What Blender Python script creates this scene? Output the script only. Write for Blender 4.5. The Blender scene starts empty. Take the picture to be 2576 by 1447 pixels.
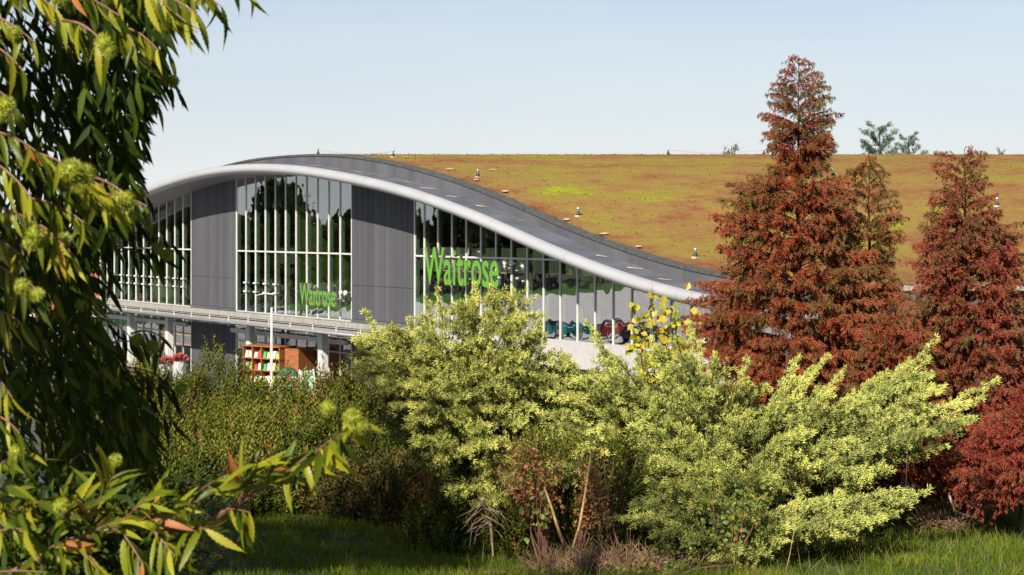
import bpy, bmesh, math, random
import numpy as np
from mathutils import Vector, Matrix, noise

R = np.random.default_rng(7)
rnd = random.Random(11)
sc = bpy.context.scene

# ------------------------------------------------------------------ camera, sky, sun, exposure
EYE = 9.3            # height of the eye above the shop's ground
F = 5000.0           # focal length in units of a 2575 wide picture
CX, HY = 1287.5, 565.0
cam_d = bpy.data.cameras.new('camera')
cam = bpy.data.objects.new('camera', cam_d)
sc.collection.objects.link(cam)
cam.location = (0, 0, EYE)
cam.rotation_euler = (math.radians(90), 0, 0)
cam_d.sensor_width = 36
cam_d.lens = 36 * F / 2575
cam_d.shift_y = -(1447 / 2 - HY) / 2575
cam_d.clip_start = 0.2
cam_d.clip_end = 8000
cam_d.dof.use_dof = True
cam_d.dof.focus_distance = 30
cam_d.dof.aperture_fstop = 7.1
sc.camera = cam

SUN_AZ = math.radians(25)      # to the left of straight behind the camera
SUN_EL = math.radians(36)
SD = Vector((-math.sin(SUN_AZ) * math.cos(SUN_EL), -math.cos(SUN_AZ) * math.cos(SUN_EL), math.sin(SUN_EL)))
world = bpy.data.worlds.new('World')
sc.world = world
world.use_nodes = True
wn, wl = world.node_tree.nodes, world.node_tree.links
wn.clear()
sky = wn.new('ShaderNodeTexSky')
sky.sky_type = 'NISHITA'
sky.sun_disc = False
sky.sun_elevation = SUN_EL
sky.sun_rotation = math.atan2(SD.x, SD.y)
sky.altitude = 50
sky.air_density = 0.75
sky.dust_density = 1.2
sky.ozone_density = 2.5
bg = wn.new('ShaderNodeBackground')
bg.inputs['Strength'].default_value = 0.05
wo = wn.new('ShaderNodeOutputWorld')
# thin high cirrus streaks
tc = wn.new('ShaderNodeTexCoord')
mp = wn.new('ShaderNodeMapping'); mp.inputs['Scale'].default_value = (2.0, 2.0, 14.0)
nz = wn.new('ShaderNodeTexNoise'); nz.inputs['Scale'].default_value = 2.2; nz.inputs['Detail'].default_value = 5
cr = wn.new('ShaderNodeValToRGB')
cr.color_ramp.elements[0].position = 0.42; cr.color_ramp.elements[0].color = (0, 0, 0, 1)
cr.color_ramp.elements[1].position = 0.8; cr.color_ramp.elements[1].color = (0.34, 0.34, 0.34, 1)
mx = wn.new('ShaderNodeMix'); mx.data_type = 'RGBA'
mx.inputs[7].default_value = (6.6, 7.4, 7.9, 1)
wl.new(tc.outputs['Generated'], mp.inputs[0]); wl.new(mp.outputs[0], nz.inputs['Vector'])
wl.new(nz.outputs['Fac'], cr.inputs[0]); wl.new(cr.outputs[0], mx.inputs[0])
wl.new(sky.outputs[0], mx.inputs[6]); # pale haze low over the horizon, all the way round
sx = wn.new('ShaderNodeSeparateXYZ'); wl.new(tc.outputs['Generated'], sx.inputs[0])
ab = wn.new('ShaderNodeMath'); ab.operation = 'ABSOLUTE'; wl.new(sx.outputs['Z'], ab.inputs[0])
hm = wn.new('ShaderNodeMath'); hm.operation = 'MULTIPLY'; hm.inputs[1].default_value = -8.0; wl.new(ab.outputs[0], hm.inputs[0])
hx = wn.new('ShaderNodeMath'); hx.operation = 'EXPONENT'; wl.new(hm.outputs[0], hx.inputs[0])
hz = wn.new('ShaderNodeMix'); hz.data_type = 'RGBA'; hz.inputs[7].default_value = (8.0, 8.25, 8.3, 1)
wl.new(hx.outputs[0], hz.inputs[0]); wl.new(mx.outputs[2], hz.inputs[6]); wl.new(hz.outputs[2], bg.inputs[0]); wl.new(bg.outputs[0], wo.inputs[0])

sun_d = bpy.data.lights.new('sun', 'SUN')
sun_d.energy = 4.9
sun_d.angle = math.radians(0.5)
sun_d.color = (1.0, 0.93, 0.80)
sun = bpy.data.objects.new('sun', sun_d)
sc.collection.objects.link(sun)
sun.rotation_euler = SD.to_track_quat('Z', 'Y').to_euler()
sun.location = (0, -20, 60)

sc.view_settings.view_transform = 'Standard'
sc.view_settings.look = 'None'
sc.view_settings.exposure = 1.15
sc.view_settings.gamma = 1.0
sc.view_settings.use_curve_mapping = False
sc.render.engine = 'CYCLES'
sc.cycles.max_bounces = 8
sc.cycles.diffuse_bounces = 3
sc.cycles.glossy_bounces = 3
sc.cycles.transmission_bounces = 3
sc.cycles.transparent_max_bounces = 12

# ------------------------------------------------------------------ helpers
COL = sc.collection


def at(x, y, Y):
    """a point of the place seen at (x, y) of the 2575 x 1447 picture, Y metres away"""
    return Vector(((x - CX) * Y / F, Y, EYE - (y - HY) * Y / F))


def gz(x, y):
    z = float(np.interp(y, [-200, -30, 0, 10, 20, 32, 38, 50, 62], [9.0, 8.2, 7.5, 6.4, 5.35, 4.75, 4.0, 1.8, 0.0]))
    if y < 55:
        z += 0.07 * noise.noise(Vector((x * .35, y * .35, 0))) + 0.03 * noise.noise(Vector((x * 1.3, y * 1.3, 4)))
    return z


def tag(o, label=None, cat=None, group=None, kind=None):
    if label: o['label'] = label
    if cat: o['category'] = cat
    if group: o['group'] = group
    if kind: o['kind'] = kind
    return o


def link(name, data, parent=None, mat=None, loc=None):
    o = bpy.data.objects.new(name, data)
    COL.objects.link(o)
    if parent: o.parent = parent
    if mat is not None and data is not None:
        mats = mat if isinstance(mat, (list, tuple)) else [mat]
        for m in mats: data.materials.append(m)
    if loc is not None: o.location = loc
    return o


def empty(name, loc=(0, 0, 0), rz=0):
    o = bpy.data.objects.new(name, None)
    COL.objects.link(o)
    o.location = loc
    o.rotation_euler = (0, 0, rz)
    o.empty_display_size = 0.2
    return o


class MB:
    """collects geometry for ONE mesh"""
    def __init__(s): s.v = []; s.f = []; s.mi = []
    def add(s, vs, fs, mi=0):
        n = len(s.v); s.v += [tuple(v) for v in vs]
        s.f += [tuple(i + n for i in f) for f in fs]; s.mi += [mi] * len(fs)
        return s
    def hexa(s, c, mi=0):   # 8 corners: bottom 4 (ccw), top 4
        return s.add(c, [(3, 2, 1, 0), (4, 5, 6, 7), (0, 1, 5, 4), (1, 2, 6, 5), (2, 3, 7, 6), (3, 0, 4, 7)], mi)
    def box(s, a, b, mi=0):
        x0, y0, z0 = a; x1, y1, z1 = b
        return s.hexa([(x0, y0, z0), (x1, y0, z0), (x1, y1, z0), (x0, y1, z0), (x0, y0, z1), (x1, y0, z1), (x1, y1, z1), (x0, y1, z1)], mi)
    def tube(s, pts, rad, sides=6, mi=0, cap=True):
        pts = [Vector(p) for p in pts]; n = len(pts)
        if not isinstance(rad, (list, tuple)): rad = [rad] * n
        base = len(s.v); prev = None
        for i, p in enumerate(pts):
            d = (pts[min(i + 1, n - 1)] - pts[max(i - 1, 0)])
            d = d.normalized() if d.length > 1e-9 else Vector((0, 0, 1))
            if prev is None:
                a = d.cross(Vector((0, 0, 1)))
                if a.length < 1e-3: a = d.cross(Vector((1, 0, 0)))
            else:
                a = prev - d * prev.dot(d)
            a.normalize(); prev = a; b = d.cross(a)
            for k in range(sides):
                th = 2 * math.pi * k / sides
                s.v.append(tuple(p + (a * math.cos(th) + b * math.sin(th)) * rad[i]))
        for i in range(n - 1):
            for k in range(sides):
                k2 = (k + 1) % sides
                s.f.append((base + i * sides + k, base + i * sides + k2, base + (i + 1) * sides + k2, base + (i + 1) * sides + k)); s.mi.append(mi)
        if cap:
            s.f.append(tuple(base + k for k in range(sides))[::-1]); s.mi.append(mi)
            s.f.append(tuple(base + (n - 1) * sides + k for k in range(sides))); s.mi.append(mi)
        return s
    def mesh(s, name, smooth=False):
        me = bpy.data.meshes.new(name)
        me.from_pydata(s.v, [], s.f)
        if any(s.mi): me.polygons.foreach_set('material_index', s.mi)
        me.validate(); me.update()
        if smooth: me.polygons.foreach_set('use_smooth', [True] * len(me.polygons))
        return me
    def build(s, name, mat, parent=None, smooth=False, loc=None):
        return link(name, s.mesh(name, smooth), parent, mat, loc)


def np_mesh(name, V, T, tint=None, smooth=False):
    """triangle mesh from arrays, with a per-vertex tint"""
    me = bpy.data.meshes.new(name)
    V = np.ascontiguousarray(V, dtype=np.float32); T = np.ascontiguousarray(T, dtype=np.int32)
    me.vertices.add(len(V)); me.vertices.foreach_set('co', V.ravel())
    me.loops.add(T.size); me.loops.foreach_set('vertex_index', T.ravel())
    me.polygons.add(len(T)); me.polygons.foreach_set('loop_start', np.arange(0, T.size, 3, dtype=np.int32))
    if smooth: me.polygons.foreach_set('use_smooth', np.ones(len(T), dtype=bool))
    if tint is not None:
        a = me.attributes.new('tint', 'FLOAT', 'POINT')
        a.data.foreach_set('value', np.ascontiguousarray(tint, dtype=np.float32))
    me.update(calc_edges=True)
    return me


def norm(a):
    return a / np.maximum(np.linalg.norm(a, axis=-1, keepdims=True), 1e-9)


def scatter(tv, tt, P, D, size, tint, side=None, roll=None, squash=1.0):
    """copies of template (axis +Y, flat side +Z) at P along D; returns V, T, tint"""
    P = np.asarray(P, float); D = norm(np.asarray(D, float)); n = len(P)
    if side is None: side = R.normal(size=(n, 3))
    N = norm(side - (side * D).sum(1, keepdims=True) * D)
    S = np.cross(D, N)
    size = np.asarray(size, float).reshape(-1, 1, 1) if np.ndim(size) else size
    V = (tv[None, :, 0:1] * S[:, None, :] * squash + tv[None, :, 1:2] * D[:, None, :] + tv[None, :, 2:3] * N[:, None, :]) * size + P[:, None, :]
    k = len(tv)
    T = tt[None] + (np.arange(n) * k)[:, None, None]
    return V.reshape(-1, 3), T.reshape(-1, 3), np.repeat(tint, k)


# ------------------------------------------------------------------ materials
ALB = .76
M = {}


def mat(name, col=(.5, .5, .5), rough=.6, metal=0., spec=.5, noise_amt=0., noise_scale=4., bump=0., bump_scale=40., stretch=None, col2=None, emit=None):
    m = bpy.data.materials.new(name); m.use_nodes = True
    n, l = m.node_tree.nodes, m.node_tree.links
    col = tuple(c * ALB for c in col); col2 = tuple(c * ALB for c in col2) if col2 else None
    b = n['Principled BSDF']
    b.inputs['Base Color'].default_value = (*col, 1); b.inputs['Roughness'].default_value = rough
    b.inputs['Metallic'].default_value = metal; b.inputs['Specular IOR Level'].default_value = spec
    if noise_amt or col2 or bump:
        g = n.new('ShaderNodeNewGeometry'); mpp = n.new('ShaderNodeMapping')
        if stretch: mpp.inputs['Scale'].default_value = stretch
        l.new(g.outputs['Position'], mpp.inputs[0])
    if noise_amt or col2:
        t = n.new('ShaderNodeTexNoise'); t.inputs['Scale'].default_value = noise_scale; t.inputs['Detail'].default_value = 6
        l.new(mpp.outputs[0], t.inputs['Vector'])
        r = n.new('ShaderNodeValToRGB')
        c2 = col2 or tuple(c * (1 + noise_amt) for c in col); c1 = col if col2 else tuple(c * (1 - noise_amt) for c in col)
        r.color_ramp.elements[0].position = .33; r.color_ramp.elements[0].color = (*c1, 1)
        r.color_ramp.elements[1].position = .67; r.color_ramp.elements[1].color = (*c2, 1)
        l.new(t.outputs['Fac'], r.inputs[0]); l.new(r.outputs[0], b.inputs['Base Color'])
        m2 = n.new('ShaderNodeMapRange'); m2.inputs['To Min'].default_value = max(rough - .08, 0); m2.inputs['To Max'].default_value = min(rough + .12, 1)
        l.new(t.outputs['Fac'], m2.inputs[0]); l.new(m2.outputs[0], b.inputs['Roughness'])
    if bump:
        t2 = n.new('ShaderNodeTexNoise'); t2.inputs['Scale'].default_value = bump_scale; t2.inputs['Detail'].default_value = 4
        l.new(mpp.outputs[0], t2.inputs['Vector'])
        bp = n.new('ShaderNodeBump'); bp.inputs['Strength'].default_value = bump; bp.inputs['Distance'].default_value = .03
        l.new(t2.outputs['Fac'], bp.inputs['Height']); l.new(bp.outputs[0], b.inputs['Normal'])
    if emit:
        b.inputs['Emission Color'].default_value = (*emit[:3], 1); b.inputs['Emission Strength'].default_value = emit[3]
    return m


def leaf_mat(name, stops, rough=.6, trans=.25, spec=.1, patch=0., patch_scale=1.2, obj_random=False, gain=1.):
    """foliage: colour from the tint attribute through a ramp, part of the light passes through"""
    m = bpy.data.materials.new(name); m.use_nodes = True
    n, l = m.node_tree.nodes, m.node_tree.links
    b = n['Principled BSDF']; b.inputs['Roughness'].default_value = rough; b.inputs['Specular IOR Level'].default_value = spec
    if obj_random:
        a = n.new('ShaderNodeObjectInfo'); src = a.outputs['Random']
    else:
        a = n.new('ShaderNodeAttribute'); a.attribute_name = 'tint'; src = a.outputs['Fac']
    if patch:
        g = n.new('ShaderNodeNewGeometry'); t = n.new('ShaderNodeTexNoise'); t.inputs['Scale'].default_value = patch_scale
        t.inputs['Detail'].default_value = 3
        l.new(g.outputs['Position'], t.inputs['Vector'])
        ma = n.new('ShaderNodeMath'); ma.operation = 'MULTIPLY_ADD'; ma.inputs[1].default_value = patch; ma.inputs[2].default_value = -patch / 2
        l.new(t.outputs['Fac'], ma.inputs[0])
        ad = n.new('ShaderNodeMath'); ad.operation = 'ADD'; ad.use_clamp = True
        l.new(ma.outputs[0], ad.inputs[0]); l.new(src, ad.inputs[1]); src = ad.outputs[0]
    stops = [(p, tuple(v * ALB * gain for v in c)) for p, c in stops]
    r = n.new('ShaderNodeValToRGB')
    e = r.color_ramp.elements
    e[0].position, e[0].color = stops[0][0], (*stops[0][1], 1)
    e[1].position, e[1].color = stops[-1][0], (*stops[-1][1], 1)
    for p, c in stops[1:-1]:
        k = e.new(p); k.color = (*c, 1)
    l.new(src, r.inputs[0]); l.new(r.outputs[0], b.inputs['Base Color'])
    tr = n.new('ShaderNodeBsdfTranslucent'); l.new(r.outputs[0], tr.inputs['Color'])
    mxs = n.new('ShaderNodeMixShader'); mxs.inputs[0].default_value = trans
    out = n['Material Output']
    l.new(b.outputs[0], mxs.inputs[1]); l.new(tr.outputs[0], mxs.inputs[2]); l.new(mxs.outputs[0], out.inputs[0])
    return m


def glass_mat(name, refl=.42, tint=(.62, .68, .64), wave=.02, wscale=.7):
    m = bpy.data.materials.new(name); m.use_nodes = True
    n, l = m.node_tree.nodes, m.node_tree.links; n.clear()
    out = n.new('ShaderNodeOutputMaterial')
    tr = n.new('ShaderNodeBsdfTransparent'); tr.inputs[0].default_value = (*tint, 1)
    gl = n.new('ShaderNodeBsdfGlossy'); gl.inputs['Roughness'].default_value = 0.0; gl.inputs['Color'].default_value = (.96, .98, 1, 1)
    lw = n.new('ShaderNodeLayerWeight'); lw.inputs['Blend'].default_value = .5
    fr = n.new('ShaderNodeMath'); fr.operation = 'POWER'; fr.inputs[1].default_value = 5; l.new(lw.outputs['Facing'], fr.inputs[0])
    ad = n.new('ShaderNodeMath'); ad.operation = 'MULTIPLY_ADD'; ad.use_clamp = True
    ad.inputs[1].default_value = 1.1; ad.inputs[2].default_value = refl
    l.new(fr.outputs[0], ad.inputs[0])
    g = n.new('ShaderNodeNewGeometry'); oi = n.new('ShaderNodeObjectInfo')
    mu = n.new('ShaderNodeMath'); mu.operation = 'MULTIPLY'; mu.inputs[1].default_value = 37.
    l.new(oi.outputs['Random'], mu.inputs[0])
    va = n.new('ShaderNodeVectorMath'); va.operation = 'ADD'
    l.new(g.outputs['Position'], va.inputs[0]); l.new(mu.outputs[0], va.inputs[1])
    t = n.new('ShaderNodeTexNoise'); t.inputs['Scale'].default_value = wscale; t.inputs['Detail'].default_value = 1
    l.new(va.outputs[0], t.inputs['Vector'])
    bp = n.new('ShaderNodeBump'); bp.inputs['Strength'].default_value = 1; bp.inputs['Distance'].default_value = wave
    l.new(t.outputs['Fac'], bp.inputs['Height']); l.new(bp.outputs[0], gl.inputs['Normal'])
    ms = n.new('ShaderNodeMixShader')
    l.new(ad.outputs[0], ms.inputs[0]); l.new(tr.outputs[0], ms.inputs[1]); l.new(gl.outputs[0], ms.inputs[2])
    l.new(ms.outputs[0], out.inputs[0])
    return m


M['silver'] = mat('silver coated aluminium', (.41, .41, .43), .42, .2, .4, noise_amt=.03, noise_scale=.6)
M['soffit'] = mat('grey soffit', (.22, .22, .23), .6, noise_amt=.08, noise_scale=.8)
M['parapet'] = mat('dark grey parapet sheet', (.085, .087, .10), .7, .0, .3, noise_amt=.18, noise_scale=.7, stretch=(1, 1, .2))
M['coping'] = mat('weathered coping', (.055, .058, .055), .8, noise_amt=.35, noise_scale=5)
M['plank1'] = mat('charcoal cladding', (.072, .074, .084), .8, .0, .25, noise_amt=.12, noise_scale=.5, stretch=(1, 1, .15))
M['plank2'] = mat('charcoal cladding lighter', (.079, .081, .091), .8, .0, .25, noise_amt=.12, noise_scale=.5, stretch=(1, 1, .15))
M['plank3'] = mat('charcoal cladding darker', (.066, .068, .078), .8, .0, .25, noise_amt=.12, noise_scale=.5, stretch=(1, 1, .15))
M['white'] = mat('off white frame', (.56, .55, .52), .45, noise_amt=.05, noise_scale=3)
M['frame'] = mat('pale grey frame', (.42, .42, .40), .5, noise_amt=.06, noise_scale=3)
M['beige'] = mat('pale stone fascia', (.28, .27, .245), .7, noise_amt=.2, noise_scale=6, stretch=(1, 1, .3))
M['greyrail'] = mat('grey steel', (.26, .26, .28), .4, .4, noise_amt=.1)
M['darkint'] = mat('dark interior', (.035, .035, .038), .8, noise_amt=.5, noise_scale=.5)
M['intwhite'] = mat('interior white', (.42, .43, .42), .7, noise_amt=.1)
M['greenwall'] = mat('lime green interior wall', (.30, .42, .05), .7, noise_amt=.06)
M['fin'] = mat('pale green glass fin', (.62, .74, .62), .5, noise_amt=.1, noise_scale=1.2)
M['glass'] = glass_mat('shopfront glass', .23, wave=.004, wscale=1.1)
M['glass_low'] = glass_mat('lower shopfront glass', .06, wave=.006, wscale=1.)
M['render'] = mat('pale render', (.42, .40, .40), .8, noise_amt=.08, bump=.1)
M['green'] = mat('green sign face', (.095, .29, .008), .4)
M['chrome'] = mat('brushed steel return', (.5, .47, .45), .22, .9)
M['rubber'] = mat('black rubber', (.015, .015, .016), .6)
M['steel'] = mat('galvanised steel', (.38, .39, .41), .35, .6)
M['wood'] = mat('orange brown timber', (.27, .088, .026), .6, noise_amt=.25, noise_scale=3, stretch=(1, 1, 5))
M['bark'] = mat('bark', (.09, .062, .045), .9, noise_amt=.4, noise_scale=12, stretch=(1, 1, .25), bump=.5, bump_scale=30)
M['twig'] = mat('reddish twig', (.17, .07, .045), .6, noise_amt=.3, noise_scale=20)
M['deadwood'] = mat('dry dead wood', (.27, .19, .12), .8, noise_amt=.3, noise_scale=20)
M['stem'] = mat('tan stem', (.42, .27, .11), .8, noise_amt=.3, noise_scale=25)
M['brownstem'] = mat('brown stem', (.13, .07, .04), .9, noise_amt=.3, noise_scale=15)


# ------------------------------------------------------------------ ground, car park, road
def ground():
    ys = np.concatenate([np.arange(-60, 14, 4), np.arange(14, 44, .5), np.arange(44, 66, 2), np.arange(70, 400, 30), [600, 1000, 2000, 5000]])
    xs = np.concatenate([[-5000, -2000, -900, -400], np.arange(-250, -20, 30), np.arange(-20, 20, .6), np.arange(20, 250, 30), [400, 900, 2000, 5000]])
    vs = [(x, y, gz(x, y)) for y in ys for x in xs]
    nx = len(xs)
    fs = [(j * nx + i, j * nx + i + 1, (j + 1) * nx + i + 1, (j + 1) * nx + i) for j in range(len(ys) - 1) for i in range(nx - 1)]
    m = mat('meadow soil and turf', (.035, .055, .012), .95, col2=(.075, .085, .02), noise_scale=1.2, bump=.5, bump_scale=14)
    o = MB().add(vs, fs).build('ground', m, smooth=True)
    tag(o, kind='structure')
    # pale concrete car park round the shop
    m2 = mat('pale car park surface', (.80, .76, .78), .75, noise_amt=.10, noise_scale=.4, bump=.1)
    o = MB().add([(-260, 66, .012), (-45, 66, .012), (-45, 163, .012), (-260, 163, .012)], [(0, 1, 2, 3)]).build('car_park', m2)
    tag(o, kind='structure')
    m4 = mat('dark asphalt', (.055, .055, .06), .85, noise_amt=.2, noise_scale=1.5, bump=.2)
    o = MB().add([(-45, 66, .012), (60, 66, .012), (60, 163, .012), (-45, 163, .012)], [(0, 1, 2, 3)]).build('road', m4)
    tag(o, kind='structure')
    k = MB()
    k.box((-260, 163, 0), (-50, 163.15, .12))
    o = k.build('kerb', M['render']); tag(o, kind='structure')
    m3 = mat('mown verge', (.05, .16, .012), .9, noise_amt=.3, noise_scale=2)
    o = MB().add([(-260, 163.15, .06), (-50, 163.15, .06), (-50, 171, .5), (-260, 171, .5)], [(0, 1, 2, 3)]).build('grass_verge', m3)
    tag(o, kind='structure')


ground()

# ------------------------------------------------------------------ the shop
P0 = Vector((-16.04, 115.9, 0)); U = Vector((.5190935, -.8547175, 0)); NO = Vector((-.8547175, -.5190935, 0)); UP = Vector((0, 0, 1))
BAY = 1.357
SILL, TRANS = 4.27, 7.77


def W(t, off, z):            # t metres along the front, off metres out from it
    return P0 + U * t + NO * off + UP * z


eave_pts = [(-30, 7.4), (-24, 8.9), (-18, 10.1), (-13, 11.0), (-8.21, 11.66), (-4.6, 12.14), (0.33, 12.52), (3.81, 12.64), (7.1, 12.64), (10.24, 12.54), (13.71, 12.35), (16.99, 12.04),
            (20.53, 11.67), (24.66, 11.13), (28.5, 10.47), (32.08, 9.74), (35.42, 8.96), (38.56, 8.24), (41.5, 7.67), (44.26, 7.18), (46.86, 6.85), (48.84, 6.65), (52, 6.45), (56, 6.35), (60, 6.3)]
def smooth_curve(xs, ys, lo, hi, w):
    g = np.linspace(lo, hi, 900); v = np.interp(g, xs, ys); d = g[1] - g[0]; r = int(w / d)
    k = np.hanning(2 * r + 1); k /= k.sum()
    v = np.convolve(np.pad(v, r, mode='reflect', reflect_type='odd'), k, mode='valid')
    return g, v


_eg, _ev = smooth_curve([p[0] for p in eave_pts], [p[1] for p in eave_pts], -31, 61, 4.5)


def he(t): return float(np.interp(t, _eg, _ev))


def ray(x, off):
    k = (x - CX) / F; A = P0 + NO * off
    t = (k * A.y - A.x) / (U.x - k * U.y)
    return t, A + U * t


cop = [(580, 411), (641, 398), (751, 388), (833, 388.5), (888, 391.5), (971, 405), (1053, 425.5), (1136, 450), (1218, 480), (1268, 501), (1371, 548), (1474, 591), (1577, 629), (1680, 661), (1783, 687)]
OC = .75
cz, ch = [], []
for x, y in cop:
    t, p = ray(x, OC); cz.append(p.y); ch.append(EYE + (HY - y) * p.y / F)
for x, y in ((500, 436), (420, 472), (360, 520)):
    t, p = ray(x, OC); cz.append(p.y); ch.append(EYE + (HY - y) * p.y / F)
cz += [142, 72.5, 70, 68]; ch += [7.6, 7.24, 7.16, 7.12]
_o = np.argsort(cz); _rg, _rv = smooth_curve(np.array(cz)[_o], np.array(ch)[_o], 66, 144, 3.5)


def hr(Z): return float(np.interp(Z, _rg, _rv))


shop = empty('supermarket', W(15, 0, 0))
tag(shop, 'supermarket with curved sedum roof, silver eave and tall glazed front behind the shrubs', 'building')
shop_inv = Matrix.Translation(-Vector(shop.location))


def part(mb, name, m, label=None, smooth=False, kind=None, parent=None):
    me = mb.mesh(name, smooth)
    me.transform(shop_inv)
    o = link(name, me, parent or shop, m)
    if label: o['label'] = label
    if kind: o['kind'] = kind
    return o


def wbox(mb, t0, t1, o0, o1, z0, z1, mi=0, z1b=None):
    """box in wall coordinates, the top may slope from z1 (at t0) to z1b (at t1)"""
    zb = z1 if z1b is None else z1b
    return mb.hexa([W(t0, o0, z0), W(t0, o1, z0), W(t1, o1, z0), W(t1, o0, z0), W(t0, o0, z1), W(t0, o1, z1), W(t1, o1, zb), W(t1, o0, zb)], mi)


ts = np.linspace(-27, 57, 169)
# bullnose, in lengths between joints
sect = []
for k in range(13):
    a = math.pi * (-.5 + k / 12)
    sect.append((2.12 + .36 * math.cos(a), -.27 + .27 * math.sin(a)))
sect += [(2.0, -.01), (2.0, -.53)]


def sweep(mb, sec, tt, mi=0, closed=True, hf=he):
    b = len(mb.v); k = len(sec)
    for t in tt:
        for o_, dz in sec: mb.v.append(tuple(W(t, o_, hf(t) + dz)))
    for i in range(len(tt) - 1):
        for j in range(k if closed else k - 1):
            j2 = (j + 1) % k
            mb.f.append((b + i * k + j, b + (i + 1) * k + j, b + (i + 1) * k + j2, b + i * k + j2)); mb.mi.append(mi)
    return mb


seg = 6.0
t0 = -27.0
while t0 < 57:
    t1 = min(t0 + seg, 57)
    part(sweep(MB(), sect, np.linspace(t0 + .006, t1 - .006, 13)), 'eave_bullnose', M['silver'], smooth=True)
    t0 = t1
# soffit boards: light grey, between wall and bullnose
part(sweep(MB(), [(2.0, -.52), (2.0, -.46), (-.3, -.50), (-.3, -.58)], ts), 'soffit', M['soffit'])

# eave gutter roof: metal sheets with stains and upstand joints
mcan = mat('grey metal eave roof', (.15, .158, .19), .4, .3, noise_amt=.2, noise_scale=.6)
n_, l_ = mcan.node_tree.nodes, mcan.node_tree.links
g_ = n_.new('ShaderNodeNewGeometry'); mp_ = n_.new('ShaderNodeMapping'); mp_.inputs['Scale'].default_value = (.5, 2.2, 1)
t_ = n_.new('ShaderNodeTexNoise'); t_.inputs['Scale'].default_value = 1.3; t_.inputs['Detail'].default_value = 5
r_ = n_.new('ShaderNodeValToRGB'); r_.color_ramp.elements[0].position = .60; r_.color_ramp.elements[1].position = .68
mx_ = n_.new('ShaderNodeMix'); mx_.data_type = 'RGBA'; mx_.inputs[7].default_value = (.30, .25, .20, 1)
src = mcan.node_tree.nodes['Principled BSDF'].inputs['Base Color'].links[0].from_socket
l_.new(g_.outputs['Position'], mp_.inputs[0]); l_.new(mp_.outputs[0], t_.inputs['Vector']); l_.new(t_.outputs['Fac'], r_.inputs[0])
mf_ = n_.new('ShaderNodeMath'); mf_.operation = 'MULTIPLY'; mf_.inputs[1].default_value = .55
l_.new(r_.outputs[0], mf_.inputs[0]); l_.new(mf_.outputs[0], mx_.inputs[0]); l_.new(src, mx_.inputs[6])
l_.new(mx_.outputs[2], n_['Principled BSDF'].inputs['Base Color'])
M['canopytop'] = mcan
mdirt = mat('dried silt', (.50, .40, .28), .9, noise_amt=.25, noise_scale=5)
t0 = -27.0
while t0 < 57:
    t1 = min(t0 + 2.4, 57)
    part(sweep(MB(), [(2.05, -.03), (2.05, .0), (OC + .02, .03), (OC + .02, .0)], np.linspace(t0 + .012, t1 - .012, 6)), 'eave_roof_sheet', M['canopytop'])
    if t0 > 3 and rnd.random() < .8:     # a little silt that settled against the joint
        q = MB(); a = rnd.uniform(.85, 1.3); b = a + rnd.uniform(.3, .75)
        tj = t0
        q.add([W(tj + (a - OC) * .0, a, he(tj) + .036), W(tj - .35, b, he(tj - .35) + .034), W(tj - .55, b - .1, he(tj - .55) + .036), W(tj - .22, a + .1, he(tj - .22) + .038)], [(0, 1, 2, 3)])
        part(q, 'silt_patch', mdirt)
    t0 = t1
# parapet upstand and coping
def Hc(t): return hr(W(t, OC, 0).y)
t0 = -24.0
while t0 < 51.5:
    t1 = min(t0 + 3.0, 51.5); tt = np.linspace(t0 + .006, t1 - .006, 8); mb = MB()
    for t in tt:
        z1 = Hc(t) - .1; z0 = min(he(t), z1 - .05)
        mb.v += [tuple(W(t, OC, z0 - .1)), tuple(W(t, OC + .0, z1)), tuple(W(t, OC - .2, z1)), tuple(W(t, OC - .2, z0 - .1))]
    for i in range(len(tt) - 1):
        for j in range(4):
            j2 = (j + 1) % 4
            mb.f.append((i * 4 + j, i * 4 + j2, i * 4 + 4 + j2, i * 4 + 4 + j)); mb.mi.append(0)
    part(mb, 'parapet_sheet', M['parapet'])
    mb = MB()
    for t in tt:
        z1 = Hc(t)
        for o_, dz in ((OC + .05, -.1), (OC + .05, .0), (OC - .42, .03), (OC - .42, -.1)): mb.v.append(tuple(W(t, o_, z1 + dz)))
    for i in range(len(tt) - 1):
        for j in range(4):
            j2 = (j + 1) % 4
            mb.f.append((i * 4 + j, i * 4 + 4 + j, i * 4 + 4 + j2, i * 4 + j2)); mb.mi.append(0)
    mb.f += [(0, 1, 2, 3), (len(mb.v) - 1, len(mb.v) - 2, len(mb.v) - 3, len(mb.v) - 4)]; mb.mi += [0, 0]
    part(mb, 'coping', M['coping'])
    t0 = t1


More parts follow.
